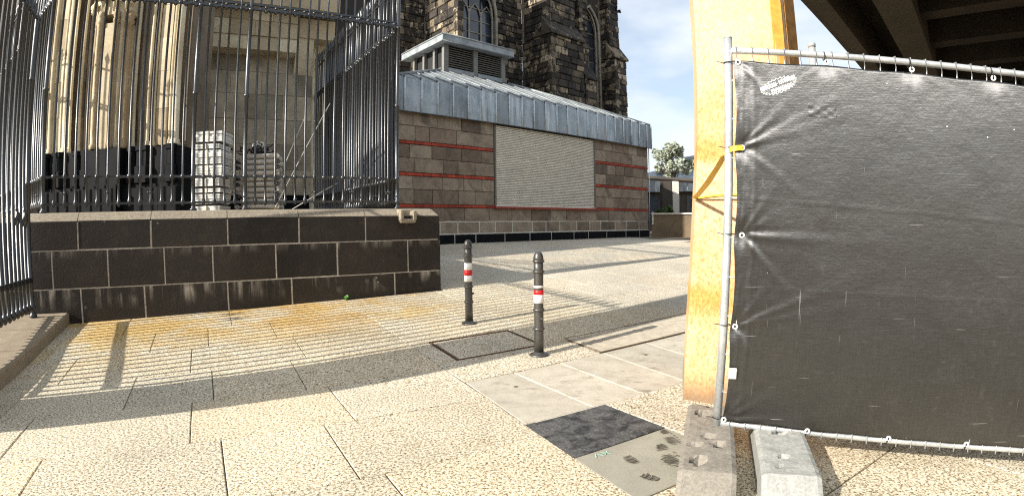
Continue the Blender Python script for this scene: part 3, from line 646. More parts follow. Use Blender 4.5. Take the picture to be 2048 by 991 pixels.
# flank wall right of the recess, its shadow put into near-black stone
fw = thing('church_wall', W(3.2, -12.7, 1.4), 'shadow-black church wall behind the returning iron fence', 'wall')
mb = MB(); mb.fbox(W, 2.32, 4.40, -13.6, -12.73, .5, 11.6); obj('backing', mb, M['darkvoid'], fw)
for i in range(21):
    s_ = 2.3; first = .45 if i % 2 else .8
    while s_ < 4.38:
        e_ = min(4.42, s_+first); first = rnd.uniform(.6, .95)
        if e_ > 4.2: e_ = 4.42
        mb = MB(); mb.fbox(W, s_+.006, e_-.006, -12.8, -12.7+rnd.uniform(-.01, .01), .7+i*.52+.006, 1.22+i*.52-.006); obj('stone', mb, M['basalt'], fw); s_ = e_

# ------------------------------------------------------------------ stacks behind the fence
_ca, _sa = math.cos(R(24)), math.sin(R(24))
def SK(c0):
    def F(s, t, z):
        ds, dt_ = s-c0, t+8.2; return W(c0+ds*_ca-dt_*_sa*(1), -8.2+ds*_sa+dt_*_ca, z)
    return F
SA, SB = SK(.02), SK(.7)
z = 1.44
hs = [.075, .14, .06, .12, .155, .20, .07, .15]; gaps = [.03, .02, .03, .02, .02, .02, .03, .0]
NB_ = len(hs)
for k in range(NB_):
    nm = ORD[NB_-1-k]; o = thing('board_bundle', W(.02, -8.2, z), f'{nm} bundle from the top of the white board stack behind the fence' if nm != 'topmost' else 'topmost bundle of the white board stack behind the fence', 'boards', 'white board bundles stacked behind the fence')
    nb = max(2, int(hs[k]/.032)); w0 = rnd.uniform(-.02, .02)
    for i in range(nb):
        mb = MB(); j = rnd.uniform(-.008, .008); mb.fbox(SA, -.20+w0+j, .20+w0+j, -8.55, -8.12+j, z+hs[k]*i/nb+.002, z+hs[k]*(i+1)/nb-.002); obj('board', mb, M['boards'], o)
    mb = MB(); mb.fbox(SA, -.03+w0, .0+w0, -8.56, -8.115+.012, z-.004, z+hs[k]+.001); obj('band', mb, M['palejoint'], o)
    z += hs[k]
    if k < NB_-1:
        mb = MB(); mb.fbox(SA, -.17, -.10, -8.5, -8.15, z, z+gaps[k]); mb.fbox(SA, .10, .17, -8.5, -8.15, z, z+gaps[k]); obj('spacer', mb, M['tie'], o); z += gaps[k]
z = 1.46; NR = 10
pk = thing('pallet', W(.7, -8.2, 1.42), 'wooden pallet under the stack of clamped tubes', 'pallet')
for i in range(4): mb = MB(); mb.fbox(SB, .38, 1.0, -8.8+i*.16, -8.72+i*.16, 1.43, 1.46); obj('slat', mb, M['wood'], pk)
for a_ in (.42, .88): mb = MB(); mb.fbox(SB, a_, a_+.08, -8.8, -8.22, 1.405, 1.43); obj('bearer', mb, M['wood'], pk)
for k in range(NR):
    nm = ORD[NR-1-k]; zc_ = z+.04+k*.083
    o = thing('clamped_tube', W(.7, -8.2, zc_), f'{nm} tube from the top of the clamped tube stack behind the fence' if nm != 'topmost' else 'topmost tube of the clamped tube stack behind the fence', 'tube', 'grey tubes with clamps stacked behind the fence')
    for tt in (-8.25, -8.45, -8.65):
        mb = MB(); j = rnd.uniform(-.015, .015); mb.tube([SB(.43+j, tt, zc_), SB(.95+j, tt, zc_)], .036, 9); obj('tube', mb, M['rails'], o)
    for sx in (.37, 1.0):
        mb = MB(); mb.torus(SB(sx, -8.22, zc_), .026, .010, Vector((EX, EY, 0)), Vector((0, 0, 1)), 8, 5); mb.cbox(SB, sx-.012-.04*(sx < .5), sx+.012+.02*(sx < .5), -8.3, -8.24, zc_-.025, zc_+.02, .004); obj('clamp', mb, M['iron' if k % 3 else 'rails'], o)
hb = thing('strap_heap', W(.7, -8.3, z+NR*.083), 'tangled heap of black straps with white tags on the tube stack', 'straps')
mb = MB()
for i in range(26):
    c0 = W(.7+rnd.gauss(0, .11), -8.35+rnd.uniform(-.1, .12), z+NR*.083+.02); pts = [c0]
    for k in range(5): pts.append(pts[-1]+Vector((rnd.uniform(-.06, .06), rnd.uniform(-.06, .06), rnd.uniform(-.01, .045))))
    mb.tube(pts, .010, 5)
obj('strap', mb, M['tie'], hb)
mb = MB()
for i in range(4):
    c_ = W(.66+i*.035, -8.27, z+NR*.083+.13+rnd.uniform(-.02, .05)); mb.torus(c_, .028, .012, Vector((EX, EY, 0)), Vector((0, 0, 1)), 8, 5)
obj('tag', mb, M['white'], hb)
for (a, c, lb) in ((W(.93, -8.0, 1.45), W(1.75, -8.0, 3.05), 'long pale rod leaning diagonally inside the iron fence'), (W(1.2, -8.1, 1.45), W(1.9, -8.1, 1.85), 'short pale rod propped low inside the iron fence'), (W(.85, -8.4, 1.45), W(1.5, -8.6, 3.0), 'dim rod leaning behind the long pale rod')):
    mb = MB(); mb.tube([a, c], .0075, 7); mb.lathe(a-Vector((0, 0, .045)), [(.03, 0), (.03, .012), (.015, .03)], 8); tag(obj('leaning_rod', mb, M['rod'], base=a), lb, 'rod')

# ------------------------------------------------------------------ kiosk
KZ = .67
ki = thing('stone_kiosk', K(12, 12, KZ), 'low stone kiosk with red brick bands, roller shutter and lead roof', 'kiosk')
mb = MB(); mb.fbox(K, 6.62, 17.53, 12.03, 18.2, .3, 4.9); obj('wall', mb, M['kmortar'], ki)
S0, S1 = 9.77, 14.28
def kblock(s0, s1, z0, z1, m, d=12., g=.006, name='stone', j=.008, dep=.035, ch=.008):
    mb = MB(); jj = rnd.uniform(-j, j); g2 = g
    def ring(i, dd): return [K(s0+g2+i, dd, z0+g2+i), K(s1-g2-i, dd, z0+g2+i), K(s1-g2-i, dd, z1-g2-i), K(s0+g2+i, dd, z1-g2-i)]
    mb.loft([ring(0, d+dep), ring(0, d+ch+jj), ring(ch, d+jj)], True); return obj(name, mb, m, ki)
def krow(s0, s1, z0, z1, js=None, lo=.55, hi=1.05):
    js = [s0]+[x for x in (js or []) if s0 < x < s1]
    while True:
        nx = js[-1]+rnd.uniform(lo, hi)
        if nx > s1-.35: break
        js.append(nx)
    js.append(s1)
    for i in range(len(js)-1): kblock(js[i], js[i+1], z0, z1, M['kstone'])
mj = MB(); mj.fbox(K, 6.6, 17.5, 12.006, 12.03, .93, 1.30); obj('mortar_bed', mj, M['palejoint'], ki)
dj = [6.55, 7.3, 8.314, 9.043, 10.115, 11.124, 12.068, 13.132, 13.865, 14.875, 16.015, 16.895, 17.56]
for i in range(len(dj)-1): kblock(dj[i], dj[i+1], .60, .936, M['black'], 11.97, .011, 'plinth_stone', .002, .05)
mj = MB(); mj.fbox(K, 6.6, 17.55, 11.977, 12.03, .6, .945); obj('mortar_bed', mj, M['palejoint'], ki)
wj = [6.55, 7.2, 7.859, 8.444, 9.195, 9.782, 10.443, 11.257, 11.852, 12.478, 13.308, 13.978, 14.572, 15.396, 16.105, 16.899, 17.54]
for i in range(len(wj)-1): kblock(wj[i], wj[i+1], .945, 1.28, M['kstone'], g=.014, j=.002)
krow(6.55, 17.54, 1.285, 1.66, lo=.6, hi=1.0)
rowsz = [(1.745, 2.13, [7.05, 7.63, 8.47, 9.06]), (2.13, 2.478, [7.02, 7.96, 8.66, 9.3]), (2.572, 2.95, [7.065, 7.972, 8.464, 9.063]), (2.95, 3.308, [6.933, 7.618, 8.593, 9.29]), (3.40, 3.80, [7.1, 7.55, 8.42, 9.05]), (3.80, 4.25, [7.03, 7.79, 8.6, 9.26])]
for z0, z1, js in rowsz:
    krow(6.55, S0-.02, z0, z1, js, 2., 2.); krow(S1+.02, 17.54, z0, z1, None, .45, .85)
for zb in (1.66, 2.48, 3.31):
    for a, c in ((6.55, S0-.02), (S1+.02, 17.55)):
        s_ = a
        while s_ < c-.05:
            e_ = min(c, s_+.262); kblock(s_, e_, zb+.003, zb+.085, M['brick'], 11.99, .004, 'brick', .003, .05, .004); s_ = e_
# roller shutter
nsl = 46; z0 = 1.735; dz = (4.12-z0)/nsl
for i in range(nsl):
    mb = MB(); za = z0+i*dz; pf = [(12.03, 0), (12.0, .10), (11.982, .40), (11.980, .62), (11.990, .80), (12.03, .90)]
    mb.loft([[K(s_, d_+.02, za+f_*dz) for d_, f_ in pf] for s_ in (S0+.05, S1-.05)], True, False); obj('shutter_slat', mb, M['shutter'], ki)
mb = MB(); mb.fbox(K, S0+.02, S1-.02, 12.03, 12.06, 1.70, 4.2); obj('shutter_backing', mb, M['louvre'], ki)
for a in (S0-.01, S1-.05): mb = MB(); mb.fbox(K, a, a+.06, 11.985, 12.05, 1.70, 4.2); obj('guide_rail', mb, M['louvre'], ki)
mb = MB(); mb.fbox(K, S0-.05, S1+.12, 11.90, 12.05, 1.655, 1.715); obj('sill', mb, M['redsill'], ki)
mb = MB(); mb.fbox(K, S0+.02, S1-.02, 11.95, 12.03, 1.716, 1.736); obj('shutter_foot', mb, M['shutter'], ki)
# fascia of lead panels
fj = [5.6, 6.12, 6.6]+[x*.9875 for x in (7.289, 7.791, 8.293, 8.794, 9.317, 9.838, 10.343, 10.875, 11.386, 11.921, 12.449, 12.971, 13.45, 13.982, 14.573, 15.081, 15.611, 16.123, 16.698, 17.255, 17.745)]
fj = [6.45, 6.69]+[7.2+.5055*i for i in range(21)]+[17.62]
FZ0, FZ1 = 4.14, 5.02
mb = MB(); mb.fbox(K, 6.5, 17.6, 11.90, 12.3, FZ0+.02, FZ1-.01); obj('fascia_backing', mb, M['leaddark'], ki)
for i in range(len(fj)-1):
    a, c = fj[i]+.024, fj[i+1]-.012; mb = MB(); t1, t2, t3 = (rnd.uniform(-.014, .014) for _ in range(3)); nn = 5; vs_ = []
    for r_ in range(nn+1):
        for q_ in range(nn+1):
            u, v = q_/nn, r_/nn; d_ = 11.862+t1*(u-.5)+t2*(v-.5)-.014*math.sin(math.pi*u)*math.sin(math.pi*v)+t3*.4*math.sin(2*math.pi*v)
            vs_.append(K(a+(c-a)*u, d_, FZ0+(FZ1-FZ0)*v))
    n1 = nn+1; fs = [(r_*n1+q_, r_*n1+q_+1, (r_+1)*n1+q_+1, (r_+1)*n1+q_) for r_ in range(nn) for q_ in range(nn)]
    mb.add(vs_, fs, True); mb.fbox(K, a, c, 11.885, 11.9, FZ0, FZ1); obj('fascia_panel', mb, M['lead'], ki, fix=False)
    mb = MB(); mb.tube([K(c+.012, 11.848, FZ0-.005), K(c+.012, 11.848, FZ1+.012)], .024, 6); obj('fascia_seam', mb, M['leadseam'], ki)
mb = MB(); mb.tube([K(6.45, 11.86, FZ0-.006), K(17.64, 11.86, FZ0-.006)], .014, 6); obj('drip_edge', mb, M['leaddark'], ki)
# hipped lead roof
RA = [K(6.45, 11.9, 5.05), K(17.62, 11.9, 5.05), K(17.62, 18.4, 5.05), K(6.45, 18.4, 5.05)]; RB = [K(9.85, 15.0, 6.50), K(12.9, 15.0, 6.50), K(12.9, 17.4, 6.50), K(9.85, 17.4, 6.50)]
mb = MB(); mb.loft([[v-Vector((0, 0, .06)) for v in RA], RA, RB], True); ro = obj('roof', mb, M['leadroof'], ki)
for i in range(24):
    s_ = 6.69+i*.5055
    if s_ > 17.5: continue
    f = (s_-6.45)/(9.85-6.45) if s_ < 9.85 else (1 if s_ <= 12.9 else (17.62-s_)/(17.62-12.9)); f = min(1, max(0, f))
    a = K(s_, 11.9, 5.075); c = K(s_, 11.9+3.1*f, 5.075+1.45*f)
    if f > .03: mb = MB(); mb.tube([a, c], .018, 6); obj('roof_seam', mb, M['leadroof'], ro)
    mb = MB(); mb.tube([K(s_, 11.87, FZ1+.01), K(s_, 11.89, FZ1+.075), K(s_+.03, 11.93, FZ1+.085)], .02, 5); obj('snow_hook', mb, M['leaddark'], ro)
mb = MB(); mb.tube([RA[1]+Vector((0, 0, .02)), RB[1]+Vector((0, 0, .02))], .05, 7); obj('hip_roll', mb, M['leadroof'], ro)
mb = MB(); mb.tube([RA[0]+Vector((0, 0, .02)), RB[0]+Vector((0, 0, .02))], .05, 7); obj('hip_roll', mb, M['leadroof'], ro)
# lantern
la = MB(); la.fbox(K, 10.14, 12.66, 15.15, 17.3, 6.45, 7.52); la = obj('lantern', la, M['darkvoid'], ki)
for s_ in (10.0, 11.28, 12.58): mb = MB(); mb.fbox(K, s_, s_+.19, 15.0, 15.14, 6.52, 7.53); obj('lantern_post', mb, M['lanternpost'], la)
for d_ in (15.6, 16.3, 17.0): mb = MB(); mb.fbox(K, 10.0, 10.12, d_, d_+.12, 6.52, 7.53); obj('lantern_post', mb, M['lanternpost'], la)
for a, c in ((10.19, 11.28), (11.47, 12.58)):
    for i in range(9):
        za = 6.74+i*.082; mb = MB(); mb.hexa([K(a+.04, 15.05, za), K(c-.04, 15.05, za), K(c-.04, 15.13, za+.05), K(a+.04, 15.13, za+.05), K(a+.04, 15.05, za+.018), K(c-.04, 15.05, za+.018), K(c-.04, 15.13, za+.075), K(a+.04, 15.13, za+.075)]); obj('louvre', mb, M['louvre'], la)
    mb = MB(); mb.fbox(K, a, c, 14.98, 15.15, 6.50, 6.66); obj('lantern_sill', mb, M['leadroof'], la)
mb = MB(); mb.fbox(K, 9.96, 10.14, 15.15, 17.3, 6.5, 6.66); obj('lantern_sill', mb, M['leadroof'], la)
q0 = [K(9.78, 14.75, 7.52), K(13.0, 14.75, 7.52), K(13.0, 17.6, 7.52), K(9.78, 17.6, 7.52)]; q1 = [v+Vector((0, 0, .25)) for v in q0]; q2 = [K(10.9, 15.9, 8.0), K(11.9, 15.9, 8.0), K(11.9, 16.5, 8.0), K(10.9, 16.5, 8.0)]
mb = MB(); mb.loft([q0, q1, q2], True); lr = obj('lantern_roof', mb, M['leadroof'], la)
mb = MB(); mb.tube([q1[0], q1[1]], .03, 6); mb.tube([q1[0], q1[3]], .03, 6); mb.tube([q0[0], q0[1]], .022, 6); mb.tube([q0[0], q0[3]], .022, 6); obj('lantern_edge', mb, M['leadroof'], la)

# ------------------------------------------------------------------ church behind the kiosk
ch = thing('church', K(22, 24, .6), 'tall sooty gothic church with buttresses and traceried windows behind the kiosk', 'church')
def wallblocks(parent, F, a0, a1, z0, z1, dep=.33, hmin=.32, hmax=.52, lo=.45, hi=1.1, g=.018):
    """F(a, o, z): a along the face, o outwards"""
    z = z0
    while z < z1-.1:
        h = min(rnd.uniform(hmin, hmax), z1-z); a = a0; first = rnd.uniform(.3, 1.)
        while a < a1-.02:
            e_ = a+first; first = rnd.uniform(lo, hi)
            if e_ > a1-.3: e_ = a1
            mb = MB(); o = rnd.uniform(-.05, .03); c = .03
            def ring(i, oo): return [F(a+g+i, oo, z+g+i), F(e_-g-i, oo, z+g+i), F(e_-g-i, oo, z+h-g-i), F(a+g+i, oo, z+h-g-i)]
            mb.loft([ring(0, -dep), ring(0, o-c), ring(c, o)], True); obj('stone', mb, M['cath'], parent); a = e_
        z += h
def front(d): return lambda a, o, z: K(a, d-o, z)
def lside(s_): return lambda a, o, z: K(s_-o, a, z)
def buttress(s0, s1, d0, z0, z1, setback=None, label=None):
    mb = MB(); mb.fbox(K, s0+.30, s1-.30 if s1-s0 > .8 else s1-.05, d0+.75, 24.4, 0, z1); b_ = obj('buttress', mb, M['tracery'], ch)
    if setback:
        wallblocks(b_, lside(s0), d0, 24.05, z0, setback); wallblocks(b_, front(d0), s0, s1, z0, setback)
        mb = MB(); mb.loft([[K(s_, d_, z) for d_, z in ((d0-.12, setback), (d0-.12, setback+.12), (d0+.7, setback+1.25), (d0+.7, setback))] for s_ in (s0-.12, s1+.1)], True); obj('weathering', mb, M['cath'], b_)
        wallblocks(b_, lside(s0+.12), d0+.5, 24.05, setback+.1, z1); wallblocks(b_, front(d0+.5), s0+.12, s1-.1, setback+.1, z1)
    else:
        wallblocks(b_, lside(s0), d0, 24.05, z0, z1); wallblocks(b_, front(d0), s0, s1, z0, z1)
    return b_
buttress(14.77, 15.2, 21.0, 9.6, 18.5)
buttress(21.9, 24.8, 21.5, 8.2, 20, 12.6)
buttress(26.2, 27.3, 22.6, 8.2, 20, 10.8)
buttress(29.5, 30.9, 22.7, 8.0, 21, 13.0)
for a, c, z0, z1 in ((12.4, 14.77, 8, 18), (15.2, 17.1, 9, 18.), (19.75, 21.9, 8.5, 20), (24.8, 27.4, 8, 20), (29.4, 29.5, 8, 20)):
    mb = MB(); mb.fbox(K, a, c, 24.15, 25.2, 0, z1); b_ = obj('bay_wall', mb, M['tracery'], ch); wallblocks(b_, front(24.), a, c, z0, z1)
mb = MB(); mb.fbox(K, 10, 12.4, 24, 25.2, 0, 18); obj('bay_wall', mb, M['cath'], ch)
def window(s0, s1, z0, zs, ztop, lights, rows, d=24.):
    """pointed window: reveals, tracery, panes"""
    cs = (s0+s1)/2; hw = (s1-s0)/2; n = 10
    def arch(k): return [(s0+(2*hw)*(1-math.cos(math.pi*.5*i/n*.667/.5*.5)), 0) for i in range(n)]
    pts = []
    for i in range(n+1):
        th = math.pi-(math.pi/3)*i/n; pts.append((s1+2*hw*math.cos(th), zs+2*hw*math.sin(th)))
    right = [(2*cs-a, b_) for a, b_ in reversed(pts[:-1])]; full = pts+right
    outl = [(s0, z0)]+full+[(s1, z0)]
    mb = MB(); mb.fbox(K, s0-.05, s1+.05, d+.5, d+.6, z0-.2, ztop); wdw = obj('window', mb, M['darkvoid'], ch)
    mb = MB()   # spandrels above the arch, flush with the wall
    for i in range(len(full)-1):
        (a, za), (c, zc2) = full[i], full[i+1]; mb.hexa([K(a, d, za), K(c, d, zc2), K(c, d+.7, zc2), K(a, d+.7, za), K(a, d, ztop), K(c, d, ztop), K(c, d+.7, ztop), K(a, d+.7, ztop)])
    obj('spandrel', mb, M['cath'], wdw); mb = MB(); mb.fbox(K, s0, s1, d+.02, d+.7, 0, z0); obj('apron', mb, M['cath'], wdw)
    for off, r in ((0, .10), (.16, .07)):
        mb = MB(); mb.tube([K(a+(off if a < cs else -off), d+off*1.2, zz) for a, zz in outl], r, 7); obj('moulding', mb, M['tracery'], wdw)
    lw = (s1-s0)/lights
    for i in range(1, lights): mb = MB(); mb.tube([K(s0+lw*i, d+.38, z0), K(s0+lw*i, d+.38, zs+.3)], .07, 6); obj('mullion', mb, M['tracery'], wdw)
    for i in range(lights):
        a = s0+lw*i; mb = MB(); mb.tube([K(a, d+.38, zs-.1), K(a+lw*.15, d+.38, zs+lw*.45), K(a+lw*.5, d+.38, zs+lw*.85), K(a+lw*.85, d+.38, zs+lw*.45), K(a+lw, d+.38, zs-.1)], .05, 6); obj('tracery', mb, M['tracery'], wdw)
    rh = (zs+2.0-z0)/rows
    for i in range(lights):
        for k in range(rows):
            a = s0+lw*i; mb = MB(); tl = rnd.uniform(-.012, .012); mb.hexa([K(a+.05, d+.44+tl, z0+rh*k+.03), K(a+lw-.05, d+.44, z0+rh*k+.03), K(a+lw-.05, d+.46, z0+rh*k+.03), K(a+.05, d+.46+tl, z0+rh*k+.03), K(a+.05, d+.44, z0+rh*(k+1)-.03), K(a+lw-.05, d+.44+tl, z0+rh*(k+1)-.03), K(a+lw-.05, d+.46+tl, z0+rh*(k+1)-.03), K(a+.05, d+.46, z0+rh*(k+1)-.03)])
            obj('pane', mb, M['glass'], wdw)
    for k in range(1, rows): mb = MB(); mb.tube([K(s0, d+.42, z0+rh*k), K(s1, d+.42, z0+rh*k)], .035, 6); obj('saddle_bar', mb, M['tracery'], wdw)
window(17.1, 19.75, 9.5, 13.7, 18., 3, 8)
window(27.4, 29.4, 8.5, 15.2, 19.5, 1, 8)
# carved beasts
def beast(base, d, name, sc_=1.):
    d = Vector(d).normalized(); mb = MB(); b0 = Vector(base); up = Vector((0, 0, 1)); sd = d.cross(up)
    mb.tube([b0-d*.2, b0+d*.25*sc_, b0+d*.6*sc_+up*.05*sc_, b0+d*.9*sc_+up*.16*sc_], [.22*sc_, .2*sc_, .15*sc_, .11*sc_], 8)
    h = b0+d*1.05*sc_+up*.22*sc_; mb.ball(h, .17*sc_, 8, 6); mb.tube([h, h+d*.28*sc_-up*.03*sc_], [.1*sc_, .06*sc_], 7); mb.tube([h, h+d*.2*sc_-up*.14*sc_], [.06*sc_, .03*sc_], 6)
    for s_ in (-1, 1):
        mb.tube([h+sd*.09*s_*sc_, h+sd*.16*s_*sc_+up*.24*sc_], [.05*sc_, .012*sc_], 5); mb.tube([b0+d*.3*sc_+sd*.14*s_*sc_, b0+d*.15*sc_+sd*.42*s_*sc_+up*.35*sc_, b0-d*.1*sc_+sd*.5*s_*sc_-up*.15*sc_], [.09*sc_, .07*sc_, .03*sc_], 6)
    return obj(name, mb, M['black'], ch)
beast(K(15.0, 20.95, 12.9), K(0, -1, 0)-K(0, 0, 0)+Vector((-.3, 0, .5)), 'gargoyle', .8)
beast(K(30.35, 23.35, 17.0), Vector((KX, KY, 0)), 'gargoyle', .75)

# ------------------------------------------------------------------ far right: low wall, pergola, pavilion, tree
lwl = thing('low_wall', (6.6, 18.95, .67), 'low brown wall with pale coping right of the kiosk', 'wall')
A_, B_ = Vector((5.25, 19.62, 0)), Vector((10.2, 18.0, 0)); dl = (B_-A_).normalized(); nl = Vector((-dl.y, dl.x, 0))
def LW(a, o, z): return A_+dl*a+nl*o+Vector((0, 0, z))
for i in range(3):
    mb = MB(); mb.fbox(LW, i*1.62+.01, (i+1)*1.62-.01, 0, .35, .5, 1.52); obj('panel', mb, M['lowwall'], lwl)
    mb = MB(); mb.fbox(LW, i*1.62, (i+1)*1.62-.02, -.05, .4, 1.52, 1.58); obj('coping', mb, M['palejoint'], lwl)
for a in (.06, 1.62): mb = MB(); mb.fbox(LW, a-.03, a+.03, -.03, -.002, 1.15, 1.62); obj('post', mb, M['palejoint'], lwl)
pg = thing('pergola', (7.7, 24.8, .67), 'weathered pergola beam on square posts beyond the low wall', 'pergola')
mb = MB(); mb.tube([Vector((5.0, 25.7, 3.52)), Vector((11.5, 23.6, 2.95))], .11, 4, False); obj('beam', mb, M['pergola'], pg)
for x, y, w_ in ((7.42, 24.95, .24), (7.85, 24.85, .16), (9.2, 24.4, .22), (10.6, 24, .22)):
    mb = MB(); mb.cbox(lambda a, b_, z: Vector((x+a, y+b_, z)), -w_, w_, -w_, w_, .6, 3.2, .02); obj('post', mb, M['pergola'] if w_ > .2 else M['palejoint'], pg)
pv = thing('pavilion', (12, 38, .67), 'distant pavilion with grey lead roof and small roof turret', 'pavilion')
def PV(a, b_, z): return Vector((13.5, 37.2, 0))+Vector((KX, KY, 0))*0+dl*a+nl*b_+Vector((0, 0, z))
mb = MB(); mb.fbox(PV, -6, 6, 0, 6, .5, 3.6); obj('wall', mb, M['pergola'], pv)
for i in range(7): mb = MB(); mb.fbox(PV, -5.6+i*1.6, -4.5+i*1.6, -.06, .1, 1.3, 3.2); obj('window', mb, M['glass'], pv)
for i in range(16): mb = MB(); mb.fbox(PV, -6.3+i*.79+.01, -6.3+(i+1)*.79-.01, -.35, .02, 3.5, 4.35); obj('fascia_panel', mb, M['lead'], pv)
mb = MB(); mb.loft([[PV(-6.3, -.3, 4.3), PV(6.3, -.3, 4.3), PV(6.3, 6.3, 4.3), PV(-6.3, 6.3, 4.3)], [PV(-2, 2.5, 5.6), PV(2.4, 2.5, 5.6), PV(2.4, 4, 5.6), PV(-2, 4, 5.6)]], True); obj('roof', mb, M['lead'], pv)
mb = MB(); mb.fbox(PV, -.9, 2.6, 2.0, 4.0, 5.1, 6.0); obj('turret', mb, M['darkvoid'], pv)
mb = MB(); mb.loft([[PV(-1.2, 1.7, 6.0), PV(2.9, 1.7, 6.0), PV(2.9, 4.3, 6.0), PV(-1.2, 4.3, 6.0)], [PV(-1.2, 1.7, 6.2), PV(2.9, 1.7, 6.2), PV(2.9, 4.3, 6.2), PV(-1.2, 4.3, 6.2)], [PV(.5, 2.9, 6.6), PV(1.2, 2.9, 6.6), PV(1.2, 3.1, 6.6), PV(.5, 3.1, 6.6)]], True); obj('turret_roof', mb, M['lead'], pv)
mb = MB(); mb.fbox(PV, -2.9, -1.6, .9, 1.6, 4.4, 5.15); mb.fbox(PV, -3.05, -1.45, .75, 1.75, 5.1, 5.22); obj('dormer', mb, M['leaddark'], pv)
def tree(name, base, h, r, n, m, label, cat, leaf=.16, squash=.9, seed=3, clumps=14, trunk=.12):
    rr = random.Random(seed); base = Vector(base); th = thing(name, base, label, cat)
    mb = MB(); top = base+Vector((rr.uniform(-.1, .1), 0, h-r*.6)); mb.tube([base, base+Vector((.05, .02, h*.3)), top], [trunk, trunk*.75, trunk*.35], 7)
    cs = []
    for i in range(clumps):
        v = Vector((rr.gauss(0, 1), rr.gauss(0, 1), rr.gauss(0, 1))).normalized()*r*rr.uniform(.35, .95); v.z *= squash; c = base+Vector((0, 0, h-r*.85))+v; cs.append((c, r*rr.uniform(.22, .42)))
        mb.tube([base.lerp(top, rr.uniform(.45, .95)), c], [trunk*.3, trunk*.08], 5)
    obj('trunk', mb, M['bark'], th); lb = MB()
    for i in range(n):
        c, cr = rr.choice(cs); v = Vector((rr.gauss(0, 1), rr.gauss(0, 1), rr.gauss(0, 1))).normalized()*cr*rr.random()**.4; p = c+v
        a = Vector((rr.uniform(-1, 1), rr.uniform(-1, 1), rr.uniform(-.6, .6))).normalized(); b_ = a.cross(Vector((rr.uniform(-1, 1), rr.uniform(-1, 1), rr.uniform(-1, 1)))).normalized(); L_ = leaf*rr.uniform(.6, 1.3)
        lb.add([p-a*L_, p+b_*L_*.45, p+a*L_, p-b_*L_*.45], [(0, 1, 2, 3)])
    obj('crown', lb, M[m], th, fix=False); return th
tree('tree', (9.6, 31.0, .6), 5.5, 1.35, 1700, 'leafpale', 'pale leafed tree rising behind the pavilion roof', 'tree', .13, .8, 5, 18)
tree('tree', (7.4, 31.5, .6), 4.6, .8, 900, 'leafpale', 'small pale tree above the pergola next to the kiosk corner', 'tree', .12, .7, 8, 9)
tree('shrub', (8.6, 22.8, .67), 1.75, .6, 900, 'leafgreen', 'bright green shrub behind the low wall', 'shrub', .09, .8, 11, 9, .04)
tree('shrub', (7.0, 23.6, .67), 1.35, .45, 500, 'leafgreen', 'low brownish green shrub beneath the pergola post', 'shrub', .08, .7, 12, 7, .04)
for i in range(4):
    b0 = Vector((7.35+i*.33, 20.9-i*.1, .67)); mb = MB(); mb.tube([b0, b0+Vector((.28, 0, 1.55))], .03, 6); mb.tube([b0+Vector((.28, 0, 1.55)), b0+Vector((.3, .3, .0))], .022, 6); mb.lathe(b0, [(.05, 0), (.05, .02)], 8)
    tag(obj('slanted_rail', mb, M['whiterail'], base=b0), ['leftmost', 'second', 'third', 'rightmost'][i]+(' from left' if 0 < i < 3 else '')+' of four white slanted rails behind the low wall', 'rail', 'white slanted rails behind the low wall')
mst = MB(); mst.tube([Vector((5.45, 20.6, .6)), Vector((5.45, 20.6, 4.5))], .018, 6); mst.lathe((5.45, 20.6, .62), [(.08, 0), (.08, .04), (.02, .06)], 8); tag(obj('thin_mast', mst, M['galv'], base=(5.45, 20.6, .67)), 'thin grey mast standing at the right corner of the kiosk', 'mast')

# ------------------------------------------------------------------ bollards
def bollard(x, y, bands, label, rotz, seed):
    b0 = Vector((x, y, gz(x, y))); th = thing('bollard', b0, label, 'bollard', 'bollards on the pavement'); r = .041
    def part(name, prof, m, n=24): mb = MB(); mb.lathe(b0, prof, n); return obj(name, mb, M[m], th)
    part('base_flange', [(.0855, -.01), (.0855, .004), (.078, .012), (.050, .020), (.046, .03), (.042, .032)], 'steel')
    part('post', [(r+.001, .02), (r, .22), (r, .42), (r, .75), (r, .825)], 'steel')
    for z in (.235, .40, .73, .82): part('ring', [(r, z-.013), (r+.005, z-.011), (r+.0105, z-.003), (r+.0105, z+.003), (r+.005, z+.011), (r, z+.013)], 'steel')
    part('cap', [(r+.004, .828), (r+.003, .845), (r, .862), (r*.86, .882), (r*.6, .896), (r*.25, .902)], 'steel')
    for m, z0, z1 in bands: part('reflective_band', [(r-.001, z0), (r+.0016, z0+.0005), (r+.0016, z1-.0005), (r-.001, z1)], m)
    for a in (rotz, rotz+math.pi):
        d = Vector((math.cos(a), math.sin(a), 0)); mb = MB(); mb.tube([b0+d*(r-.005)+Vector((0, 0, .325)), b0+d*(r+.012)+Vector((0, 0, .325))], .012, 8); mb.tube([b0+d*(r+.01)+Vector((0, 0, .325)), b0+d*(r+.02)+Vector((0, 0, .325))], .007, 8); obj('bolt', mb, M['steel' if a == rotz else 'galv'], th)
    return th
bollard(-.471, 5.654, (('white', .455, .52), ('red', .521, .579), ('white', .58, .655)), 'steel bollard with wide red band between two white bands, nearer the dark wall', 0.0, 1)
bollard(.225, 4.535, (('white', .46, .532), ('red', .533, .572), ('white', .592, .61)), 'steel bollard with a thin upper white band, nearer the orange pillar', -1.0, 2)

